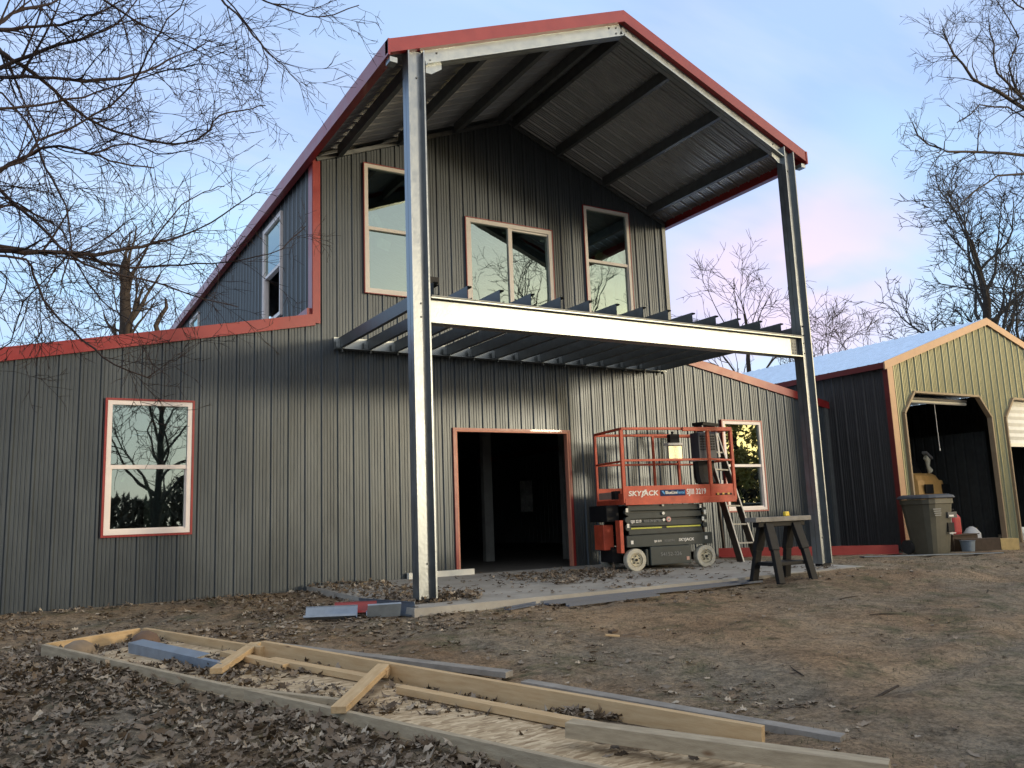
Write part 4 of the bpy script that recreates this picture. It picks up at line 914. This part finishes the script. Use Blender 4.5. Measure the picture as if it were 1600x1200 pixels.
# lobed oak leaf: a fan of triangles round a midrib
ang = np.linspace(0, 2*np.pi, 14, endpoint=False); rad = np.array([1, .66, .86, .55, .80, .56, .62, .80, .62, .56, .80, .55, .86, .66])
lx = np.cos(ang)*rad; ly = np.sin(ang)*rad*.62
def leaves(pts, zfun, smin=.018, smax=.058, stack=None):
    n_ = len(pts); V = np.zeros((n_, 15, 3)); sc = rng.uniform(smin, smax, n_)
    x = np.concatenate([[0], lx])[None]*rng.uniform(.72, 1.2, (n_, 15)); y = np.concatenate([[0], ly])[None]*rng.uniform(.72, 1.25, (n_, 15))
    flat = np.array([min(1., .35+1.0*p_[3]) for p_ in pts]); curl = rng.uniform(.0, .85, n_)*flat; tw = rng.uniform(-.6, .6, n_)
    X = x*sc[:, None]; Y = y*sc[:, None]*rng.uniform(.7, 1.1, n_)[:, None]
    Z = curl[:, None]*(X**2+Y**2*2)/sc[:, None]*.8 + tw[:, None]*X*Y/sc[:, None] + rng.normal(0, .08, (n_, 15))*sc[:, None]
    # random orientation: tilt then yaw
    tl = rng.normal(0, .38, n_)*flat; tz = rng.uniform(0, 2*np.pi, n_); tl2 = rng.normal(0, .3, n_)*flat
    Y2 = Y*np.cos(tl)[:, None]-Z*np.sin(tl)[:, None]; Z2 = Y*np.sin(tl)[:, None]+Z*np.cos(tl)[:, None]
    X3 = X*np.cos(tl2)[:, None]+Z2*np.sin(tl2)[:, None]; Z3 = -X*np.sin(tl2)[:, None]+Z2*np.cos(tl2)[:, None]
    c, s = np.cos(tz)[:, None], np.sin(tz)[:, None]
    V[:, :, 0] = X3*c-Y2*s+pts[:, 0:1]; V[:, :, 1] = X3*s+Y2*c+pts[:, 1:2]
    zb_ = np.array([zfun(a, b) for a, b in pts[:, :2]]) + (pts[:, 2] if pts.shape[1] > 2 else 0)
    V[:, :, 2] = Z3 + zb_[:, None] - np.minimum(Z3.min(1), 0)[:, None]*.7 + .004
    F = np.array([[0, 1+k, 1+(k+1) % 14] for k in range(14)])[None] + (np.arange(n_)*15)[:, None, None]
    return V.reshape(-1, 3), F.reshape(-1, 3)
def on_pad(x, y): return x0p < x < x1p and -3.52 < y < 0
x0p, x1p = -3.35, 3.3
def zl(x, y): return zs(y) if on_pad(x, y) else gb(x, y)
from mathutils import noise as mn
def density(x, y):
    nn = mn.noise(Vector((x*1.3, y*1.3, 3.1))); n2_ = mn.noise(Vector((x*4, y*4, 7.7)))
    # line of the near rail of the frame
    s = (x+6.46)*(-5.72) - (y+3.13)*2.44      # >0 on the camera/left side
    near = s > 0
    if on_pad(x, y):
        if x < -2.45 + .5*nn and y > -3.2: return .75+.2*n2_
        d = .02 + .25*max(0, nn) + (1.0 if (-1.1 < x < 1.0 and -2.6 < y < -.9 and n2_+.4*nn > -.12) else 0)*1.0 + .12*max(0, n2_)
        return d
    if y > -.35 and x < -1: return .55
    if -4.6 < x < -3.0 and y > -2.6 and n2_ > -.25: return .6
    if near and y < -3: return min(1, .60+.45*nn+.3*n2_ + (.35 if s < 3.5 else 0))*(1 if y < -3.6 else .5)
    fx = (x+5.66)*(-5.23) - (y+2.80)*2.19
    if not near and fx > 0 and y > -9.2:       # inside the frame
        t_ = (-(y+3)/5.6)
        if t_ < .22: return .55+.8*n2_
        c1_ = abs((y+6.0)+ (x+4.8)*.9) < .42; c2_ = abs((y+4.85)+(x+5.1)*.9) < .30
        if c1_ or c2_: return .95
        return .04 if n2_ < .25 or y < -7.2 else .40
    if x < -2.2 and y > -4.2: return .10+.35*max(0, nn)+.2*max(0, n2_)
    d = .035 + .10*max(0, nn)
    if y > -4.0 and y < -3.5 and x < 1: d += .4*max(0, n2_+.2)
    return d
def scatter(n_, xa, xb, ya, yb):
    out_ = []
    for _ in range(n_):
        x = random.uniform(xa, xb); y = random.uniform(ya, yb)
        if y > -.03 and abs(x) < 7.2: continue
        if random.random() < density(x, y): d_ = density(x, y); out_.append((x, y, random.random()**2*.035*(1 if d_ > .6 else .2), min(1., d_)))
    return out_
pts = scatter(44000, -8.2, -2.4, -10.6, -2.6) + scatter(17000, -7.5, 3.5, -4.4, -.05) + scatter(9500, -3.4, 8.5, -10, -3) + scatter(1800, 3.3, 13, -3.5, -.2)
V, F = leaves(np.array(pts), zl)
o = mesh_np('fallen_leaves', V, F, LEAF); o['kind'] = 'stuff'; tag(o, 'dead brown oak leaves littering the dirt, frame and pad', 'leaves')
# grass stubble
n_ = 9000; gp = []
while len(gp) < n_:
    x = random.uniform(-5, 10); y = random.uniform(-10, -2.2)
    if on_pad(x, y): continue
    if mn.noise(Vector((x*.9, y*.9, 11.))) + .5*mn.noise(Vector((x*3, y*3, 1.))) > random.uniform(-.1, .5) and (x+5.0)*(-5.3)-(y+4.36)*2.2 < -1: gp.append((x, y))
gp = np.array(gp); h_ = rng.uniform(.008, .035, n_); th = rng.uniform(0, 6.28, n_); ln_ = rng.uniform(.0, .035, n_)
z_ = np.array([gb(a, b) for a, b in gp]); w_ = .0022
V = np.zeros((n_, 3, 3)); V[:, 0, 0] = gp[:, 0]-w_*np.sin(th); V[:, 0, 1] = gp[:, 1]+w_*np.cos(th); V[:, 1, 0] = gp[:, 0]+w_*np.sin(th); V[:, 1, 1] = gp[:, 1]-w_*np.cos(th)
V[:, 0, 2] = V[:, 1, 2] = z_-.003; V[:, 2, 0] = gp[:, 0]+ln_*np.cos(th); V[:, 2, 1] = gp[:, 1]+ln_*np.sin(th); V[:, 2, 2] = z_+h_
o = mesh_np('sparse_grass', V.reshape(-1, 3), np.arange(n_*3).reshape(-1, 3), GRASSM); o['kind'] = 'stuff'; tag(o, 'short sparse grass stubble on the bare yard', 'grass')
# clods and pebbles
n_ = 9000; base = np.array([(1, 0, 0), (-1, 0, 0), (0, 1, 0), (0, -1, 0), (0, 0, 1), (0, 0, -1)], float); Fo = np.array([(0, 2, 4), (2, 1, 4), (1, 3, 4), (3, 0, 4), (2, 0, 5), (1, 2, 5), (3, 1, 5), (0, 3, 5)])
px_ = rng.uniform(-7, 12, n_); py_ = rng.uniform(-10.5, -.2, n_); keep = ~((px_ > x0p) & (px_ < x1p) & (py_ > -3.52)); px_, py_ = px_[keep], py_[keep]; n_ = len(px_)
sc = rng.uniform(.003, .010, n_)*(1+(rng.random(n_) > .97)*1.5)
V = base[None]*sc[:, None, None]*rng.uniform(.5, 1.2, (n_, 6, 1)); V[:, :, 2] *= .6
V[:, :, 0] += px_[:, None]; V[:, :, 1] += py_[:, None]; V[:, :, 2] += np.array([gb(a, b) for a, b in zip(px_, py_)])[:, None]+.002
F = Fo[None]+(np.arange(n_)*6)[:, None, None]
o = mesh_np('dirt_clods', V.reshape(-1, 3), F.reshape(-1, 3), mat('clod', (.12, .095, .07), .95, 0, .3, 5, col2=(.24, .20, .155))); o['kind'] = 'stuff'; tag(o, 'small clods and pebbles scattered over the dirt yard', 'pebbles')

# ------------------------------------------------------------------ trees
class Twigs:
    def __init__(s): s.V = []; s.F = []; s.n = 0
    def tube(s, pts, rad, k=4):
        m = len(pts); P = np.array([tuple(p) for p in pts]); d = np.gradient(P, axis=0); d /= (np.linalg.norm(d, axis=1, keepdims=True)+1e-9)
        ref = np.array([.3, .2, .93]) if abs(d[0][2]) < .9 else np.array([1., 0, 0]); a = np.cross(d, ref); a /= (np.linalg.norm(a, axis=1, keepdims=True)+1e-9); b = np.cross(d, a)
        t = np.arange(k)*2*np.pi/k; r = np.asarray(rad)[:, None, None]
        s.V.append((P[:, None]+r*(a[:, None]*np.cos(t)[None, :, None]+b[:, None]*np.sin(t)[None, :, None])).reshape(-1, 3))
        i = np.arange(m-1)[:, None]*k; j = np.arange(k)[None]; j2 = (j+1) % k
        s.F.append((np.stack([i+j, i+j2, i+k+j2, i+k+j], -1)+s.n).reshape(-1, 4)); s.n += m*k
    def build(s, name, m, parent=None):
        o = mesh_np(name, np.concatenate(s.V), np.concatenate(s.F), m); o.parent = parent; return o
def wander(p, d, L_, n_, wob, drift=Vector((0, 0, 0))):
    pts = [p.copy()]; d = d.normalized()
    for i in range(n_):
        d = (d + Vector((random.gauss(0, wob), random.gauss(0, wob), random.gauss(0, wob))) + drift).normalized(); p = p + d*(L_/n_); pts.append(p.copy())
    return pts
def branch(T, pts, r0, r1, lev, spec):
    """pts: polyline; children grow from it down to level 0"""
    m = len(pts); rad = [r0+(r1-r0)*(i/(m-1))**.8 for i in range(m)]; T.tube(pts, rad, 6 if r0 > .05 else (4 if r0 > .012 else 3))
    if lev == 0: return
    ln = sum((pts[i+1]-pts[i]).length for i in range(m-1)); nch = max(2, int(ln*spec['dens'][lev]+random.random()))
    for c in range(nch):
        t = random.uniform(spec.get('t0', .15), 1.0)**(.8); f = t*(m-1); i = min(int(f), m-2); p = pts[i].lerp(pts[i+1], f-i); d = (pts[i+1]-pts[i]).normalized()
        ax = Vector((random.gauss(0, 1), random.gauss(0, 1), random.gauss(0, 1))); ax = (ax-d*ax.dot(d)).normalized()
        a = R_(random.uniform(*spec['ang'])); nd_ = d*math.cos(a)+ax*math.sin(a); nd_ += Vector(spec.get('bias', (0, 0, 0)))
        L_ = spec['len'][lev]*random.uniform(.5, 1.15)*(1.1-.5*t); rr = rad[i]*random.uniform(.4, .62)
        rr = max(rr, spec['rmin']); cp = wander(p, nd_, L_, spec['seg'][lev], spec['wob'], Vector(spec.get('drift', (0, 0, 0))))
        branch(T, cp, rr, max(rr*.3, spec['rmin']*.6), lev-1, spec)
def bare_tree(label, base, H, spread, r, spec, seed, lean=(0, 0), nl=7, group='bare trees around the buildings', name='bare_tree', trunk_frac=.35, m=BARK2):
    random.seed(seed); t = empty(name, label, 'tree', base, 0, group)
    T = Twigs(); top = Vector((lean[0], lean[1], H*.75)); n_ = 9
    tp = [Vector((lean[0]*(i/n_)**1.3+random.gauss(0, .02*H/4), lean[1]*(i/n_)+random.gauss(0, .02*H/4), H*.75*i/n_)) for i in range(n_+1)]; tp[0] = Vector((0, 0, -.2))
    T.tube(tp, [r*(1-.75*i/n_) for i in range(n_+1)], 8); T.build('trunk', BARK, t)
    K = Twigs()
    for i in range(nl):
        f = trunk_frac+(1-trunk_frac)*(i+random.random()*.6)/nl; f = min(f, .98); q = f*n_; k = min(int(q), n_-1); p = tp[k].lerp(tp[k+1], q-k)
        az = i*2.4+random.uniform(-.4, .4); el = R_(random.uniform(25, 60)+25*f)
        d = Vector((math.cos(az)*math.cos(el), math.sin(az)*math.cos(el), math.sin(el))); L_ = spread*random.uniform(.75, 1.15)*(1.25-.55*f)
        branch(K, wander(p, d, L_, 7, .16, Vector((0, 0, .03))), r*(1-.75*f)*.55, r*.05, spec['lev'], spec)
    K.build('crown', m, t); return t
SP_FAR = dict(lev=3, dens=[0, 2.2, 2.6, 1.9], len=[0, .7, 1.3, 2.2], seg=[0, 3, 4, 5], ang=(25, 60), wob=.14, rmin=.007, drift=(0, 0, .02))
SP_LO = dict(lev=3, dens=[0, 1.8, 2.0, 1.5], len=[0, .8, 1.4, 2.2], seg=[0, 3, 4, 5], ang=(25, 60), wob=.13, rmin=.012, drift=(0, 0, .02))
gz = -.06
bare_tree('bare tree with pink sky behind it, seen past the right porch column', (21.0, 15, gz), 12.6, 4.6, .22, SP_LO, 11, nl=13, m=BARK2)
bare_tree('low bare tree between the porch column and the garage roof', (27.5, 16, gz), 11.0, 4.8, .20, SP_LO, 12, nl=12)
bare_tree('small bare tree just above the left end of the garage roof', (34.5, 19, gz), 12.0, 4.6, .18, SP_LO, 19, nl=10)
bare_tree('dense dark tree rising behind the garage ridge', (25.6, 6.5, gz), 14.5, 5.0, .34, dict(SP_FAR, dens=[0, 3.0, 3.0, 2.3], rmin=.014), 13, nl=18, lean=(-.6, .2), trunk_frac=.26, m=BARK3)
bare_tree('second bare tree behind the barn lean-to left of the garage', (15.5, 18, gz), 10.2, 3.2, .16, SP_LO, 23, nl=8)
bare_tree('broad bare tree behind the right slope of the garage', (30, 5.0, gz), 15.0, 5.5, .34, dict(SP_LO, dens=[0, 2.8, 2.8, 2.2], rmin=.015), 29, nl=15, m=BARK3)
bare_tree('broken topped old tree rising behind the left lean-to roof', (-3.75, 20, gz), 13.6, 2.4, .50, dict(SP_FAR, dens=[0, 2.4, 2.4, 1.8]), 14, nl=13, trunk_frac=.62)
bare_tree('thin bare tree at the far left beyond the lean-to roof', (-6.2, 24, gz), 10.0, 3.0, .12, SP_LO, 15, nl=9)
bare_tree('slender bare tree left of the broken topped tree', (-4.9, 26, gz), 11.0, 3.0, .12, SP_LO, 16, nl=8)
t = empty('dead_snag', 'dead stump snag poking above the left lean-to roof edge', 'dead tree', (-2.62, 20, gz))
MB().tube([(0, 0, 0), (.05, 0, 5), (.0, 0, 7.6), (-.12, 0, 8.0), (.02, 0, 8.35), (.22, 0, 8.7), (.18, 0, 9.0)], [.2, .14, .10, .09, .08, .07, .04], 7).build('trunk', BARK2, t)

# tree standing left of the photo, its limbs reach across the upper left
SPN = dict(lev=3, dens=[0, 8, 7.2, 4.6], len=[0, .17, .42, .85], seg=[0, 3, 4, 6], ang=(22, 62), wob=.13, rmin=.0029, drift=(0, 0, .0), t0=.05)
Rm = M.to_3x3(); Cp = M.translation
def ray(px, py, yw):
    d = Rm @ Vector(((px-800)/1311.67, -(py-600)/1311.67, -1)); return Cp + d*((yw-Cp.y)/d.y)
limbs = [
 ([(-60, 40), (0, 45), (60, 42), (110, 35), (150, 22), (200, -5)], -4.2, .030),
 ([(-80, 150), (0, 108), (75, 75), (130, 60), (185, 35), (220, -5)], -3.8, .036),
 ([(-60, 125), (0, 120), (60, 122), (130, 124), (190, 121), (230, 110), (285, 85), (340, 62)], -3.4, .034),
 ([(-40, 50), (0, 82), (30, 100), (70, 130), (110, 165), (150, 192), (200, 211), (270, 224), (320, 212), (340, 182), (380, 172), (415, 165)], -3.1, .032),
 ([(-60, 300), (0, 265), (50, 240), (90, 228), (140, 240), (185, 256), (240, 262)], -4.0, .030),
 ([(-60, 388), (0, 391), (60, 394), (150, 396), (220, 384), (290, 367), (350, 335), (400, 300)], -3.0, .040),
 ([(60, 393), (130, 402), (200, 417), (260, 415), (330, 412), (380, 405), (440, 388), (478, 352)], -2.4, .022),
 ([(-50, 270), (0, 300), (60, 350), (110, 400), (170, 425), (240, 440), (300, 462), (370, 480)], -3.6, .020),
 ([(10, 400), (50, 430), (80, 485), (130, 530), (180, 570), (235, 590)], -3.9, .016),
 ([(340, -10), (385, 40), (415, 78), (445, 105), (470, 132)], -3.5, .013),
 ([(380, -15), (440, 12), (500, 27), (560, 8)], -3.2, .014),
 ([(350, -5), (400, 55), (418, 95), (410, 130)], -3.8, .009),
 ([(-50, 60), (20, 20), (80, 5), (120, -20)], -4.6, .03),
 ([(-40, 130), (40, 190), (70, 260), (100, 320), (110, 390), (95, 440)], -3.9, .014),
 ([(-40, 330), (20, 320), (60, 340), (95, 360), (130, 430), (160, 470), (200, 500), (215, 520)], -2.6, .014),
 ([(200, 417), (245, 370), (285, 320), (320, 300), (350, 290)], -2.5, .011),
 ([(-30, 420), (10, 440), (-10, 480)], -3.5, .010),
 ([(-30, 170), (60, 165), (130, 150), (200, 130), (260, 110), (330, 100)], -4.4, .014),
 ([(0, 265), (60, 220), (130, 190), (190, 150), (225, 100), (250, 50), (290, 0)], -4.3, .014),
 ([(150, -10), (210, 30), (270, 60), (330, 88)], -4.6, .012),
 ([(140, 240), (200, 225), (245, 240), (300, 235)], -4.0, .011),
 ([(-20, 560), (40, 470), (90, 420)], -3.2, .008),
]
random.seed(31)
t = empty('overhanging_tree', 'leafless tree left of view, its fine branches hanging across the upper left sky', 'tree', (-9.4, -3.6, g(-9.4, -3.6)), 0, None)
T = Twigs(); tb = Vector((-9.4, -3.6, g(-9.4, -3.6)))
tpts = [Vector((0, 0, -.2)), Vector((.05, .05, 1.2)), Vector((-.05, 0, 2.4)), Vector((.1, .1, 3.8)), Vector((0, .2, 5.4)), Vector((.1, 0, 7.2))]
T.tube(tpts, [.30, .25, .22, .18, .13, .07], 10); T.build('trunk', BARK, t)
K = Twigs()
for pl, yy, r in limbs:
    P = []
    for i, (a, b) in enumerate(pl): P.append(ray(a, b, yy + .35*math.sin(i*.9+yy*3)) - tb)
    if P[0].x < 3.0:     # reaches back to the trunk
        j = P[0]; zz = max(1.6, min(6.6, j.z-.5)); k0 = Vector((.02, .05, zz)); P = [k0, k0.lerp(j, .5)+Vector((0, 0, .12))] + P
        for q in range(1): pass
    # resample smoothly
    Q = [P[0]]
    for i in range(len(P)-1):
        a0 = P[max(i-1, 0)]; a1 = P[i]; a2 = P[i+1]; a3 = P[min(i+2, len(P)-1)]
        for u in (.33, .66, 1.):
            Q.append(.5*((2*a1)+(-a0+a2)*u+(2*a0-5*a1+4*a2-a3)*u*u+(-a0+3*a1-3*a2+a3)*u**3) + Vector((random.gauss(0, .006), random.gauss(0, .006), random.gauss(0, .006))))
    branch(K, Q, r, .005, 3, SPN)
K.build('crown', TWIG, t)

# tree standing off to the right, knobbly branch ends reach in
SPR = dict(lev=3, dens=[0, 3.6, 3.0, 2.0], len=[0, .45, .9, 1.6], seg=[0, 3, 4, 5], ang=(30, 65), wob=.17, rmin=.0075, drift=(0, 0, .01), t0=.1)
random.seed(5); tb = Vector((24.5, 2.6, -.1)); t = empty('right_hand_oak', 'leafless knobbly oak reaching in from the upper right corner', 'tree', tb)
T = Twigs(); T.tube([Vector((0, 0, -.2)), Vector((.2, 0, 4)), Vector((-.1, .1, 8)), Vector((-.3, 0, 11)), Vector((-.2, 0, 14))], [.42, .36, .3, .22, .1], 10); T.build('trunk', BARK, t)
K = Twigs()
for pl, yy, r in [([(1760, 300), (1600, 168), (1560, 142), (1520, 122), (1490, 85), (1468, 45)], 3.0, .12), ([(1760, 300), (1640, 200), (1585, 140), (1555, 115), (1552, 70), (1545, 30)], 3.4, .09),
      ([(1700, 260), (1600, 241), (1540, 237), (1480, 235), (1450, 225), (1425, 195)], 2.4, .075), ([(1700, 120), (1590, 150), (1578, 100), (1590, 60), (1560, 0)], 3.6, .07),
      ([(1700, 330), (1620, 270), (1560, 275), (1520, 300), (1500, 320)], 2.8, .06), ([(1740, 60), (1640, 30), (1590, 10), (1560, -20)], 2.5, .07), ([(1640, 200), (1570, 170), (1530, 165), (1495, 190)], 2.9, .05)]:
    P = [ray(a, b, yy)-tb for a, b in pl]; k0 = Vector((-.15, 0, max(5, P[0].z-2.0))); P = [k0]+P
    Q = [P[0]]
    for i in range(len(P)-1):
        for u in (.5, 1.): Q.append(P[i].lerp(P[i+1], u)+Vector((random.gauss(0, .03), random.gauss(0, .03), random.gauss(0, .03))))
    branch(K, Q, r, .016, 3, SPR)
K.build('crown', BARK2, t)

# trees in front of the building, behind the photographer: seen mirrored in the panes, plus an unseen cedar added for shade
SP_B = dict(SP_FAR, dens=[0, 2.0, 2.2, 1.6], rmin=.010)
bare_tree('bare tree mirrored in the left ground floor window', (-2.9, -17, -.6), 9, 3.8, .16, dict(SP_B, dens=[0, 3.0, 3.2, 2.4]), 41, nl=18, group='trees mirrored in the window panes', trunk_frac=.15)
bare_tree('bare tree mirrored in the left half of the upper sliding window', (11.8, -19, -.6), 14.0, 5.0, .25, SP_B, 42, nl=13, group='trees mirrored in the window panes')
bare_tree('bare tree mirrored in the right upper window', (16.5, -21, -.6), 14.5, 5.2, .28, SP_B, 43, nl=14, group='trees mirrored in the window panes')
def leafy(label, base, H, rx, n_, seed, m=None):
    r2 = np.random.default_rng(seed); t = empty('evergreen_tree', label, 'tree', base)
    MB().tube([(0, 0, -.2), (.1, 0, H*.4), (0, .1, H*.85)], [.2, .14, .05], 8).build('trunk', BARK, t)
    cl = r2.normal(0, 1, (46, 3)); cl /= np.linalg.norm(cl, axis=1, keepdims=True); cl *= r2.uniform(.45, 1, (46, 1))
    c = cl[r2.integers(0, 46, n_)]*np.array([rx, rx, H*.40]) + np.array([0, 0, H*.58]) + r2.normal(0, .20, (n_, 3))
    a = r2.normal(0, 1, (n_, 3)); a /= np.linalg.norm(a, axis=1, keepdims=True); b = np.cross(a, r2.normal(0, 1, (n_, 3))); b /= np.linalg.norm(b, axis=1, keepdims=True); s = r2.uniform(.07, .15, (n_, 1))
    V = np.stack([c-a*s, c+b*s*.45, c+a*s, c-b*s*.45], 1)
    o = mesh_np('crown', V.reshape(-1, 3), np.arange(n_*4).reshape(-1, 4), m or FOL); o.parent = t
leafy('yellow green leafy tree mirrored in the right ground floor window', (17.5, -12.8, -.5), 5.6, 2.4, 4200, 3)
SHADECEDAR = mat('shade_cedar_leaf', (.02, .03, .015), .7, 0, .4, 3)
leafy('unseen dark cedar added opposite the left wall to shade it', (3.2, -20.5, -.8), 6.0, 2.3, 26000, 5, SHADECEDAR)  # out-of-view tree added in the sun's path to shade the left wall
# the thicket that closes the yard behind the photographer
r2 = np.random.default_rng(9); n_ = 60000
az = r2.uniform(R_(-75), R_(82), n_); dd_ = 33 + r2.normal(0, 1.2, n_); top = 2.7 + .5*np.sin(az*9) + .4*np.sin(az*23+1) + .3*np.sin(az*57)
zz = -1.2 + (top+1.2)*r2.random(n_)**.8; c = np.stack([np.sin(az)*dd_, -np.cos(az)*dd_, zz], 1)
a = r2.normal(0, 1, (n_, 3)); a[:, 2] *= 1.6; a /= np.linalg.norm(a, axis=1, keepdims=True); b = np.cross(a, r2.normal(0, 1, (n_, 3))); b /= np.linalg.norm(b, axis=1, keepdims=True); s_ = r2.uniform(.12, .34, (n_, 1))
V = np.stack([c-a*s_, c+b*s_*.3, c+a*s_, c-b*s_*.3], 1)
o = mesh_np('distant_thicket', V.reshape(-1, 3), np.arange(n_*4).reshape(-1, 4), mat('brush', (.045, .035, .025), .9, 0, .3, 1, col2=(.10, .075, .045))); o['kind'] = 'stuff'; tag(o, 'dark thicket at the far side of the yard, mirrored low in the panes', 'thicket')

scene.render.engine = 'CYCLES'
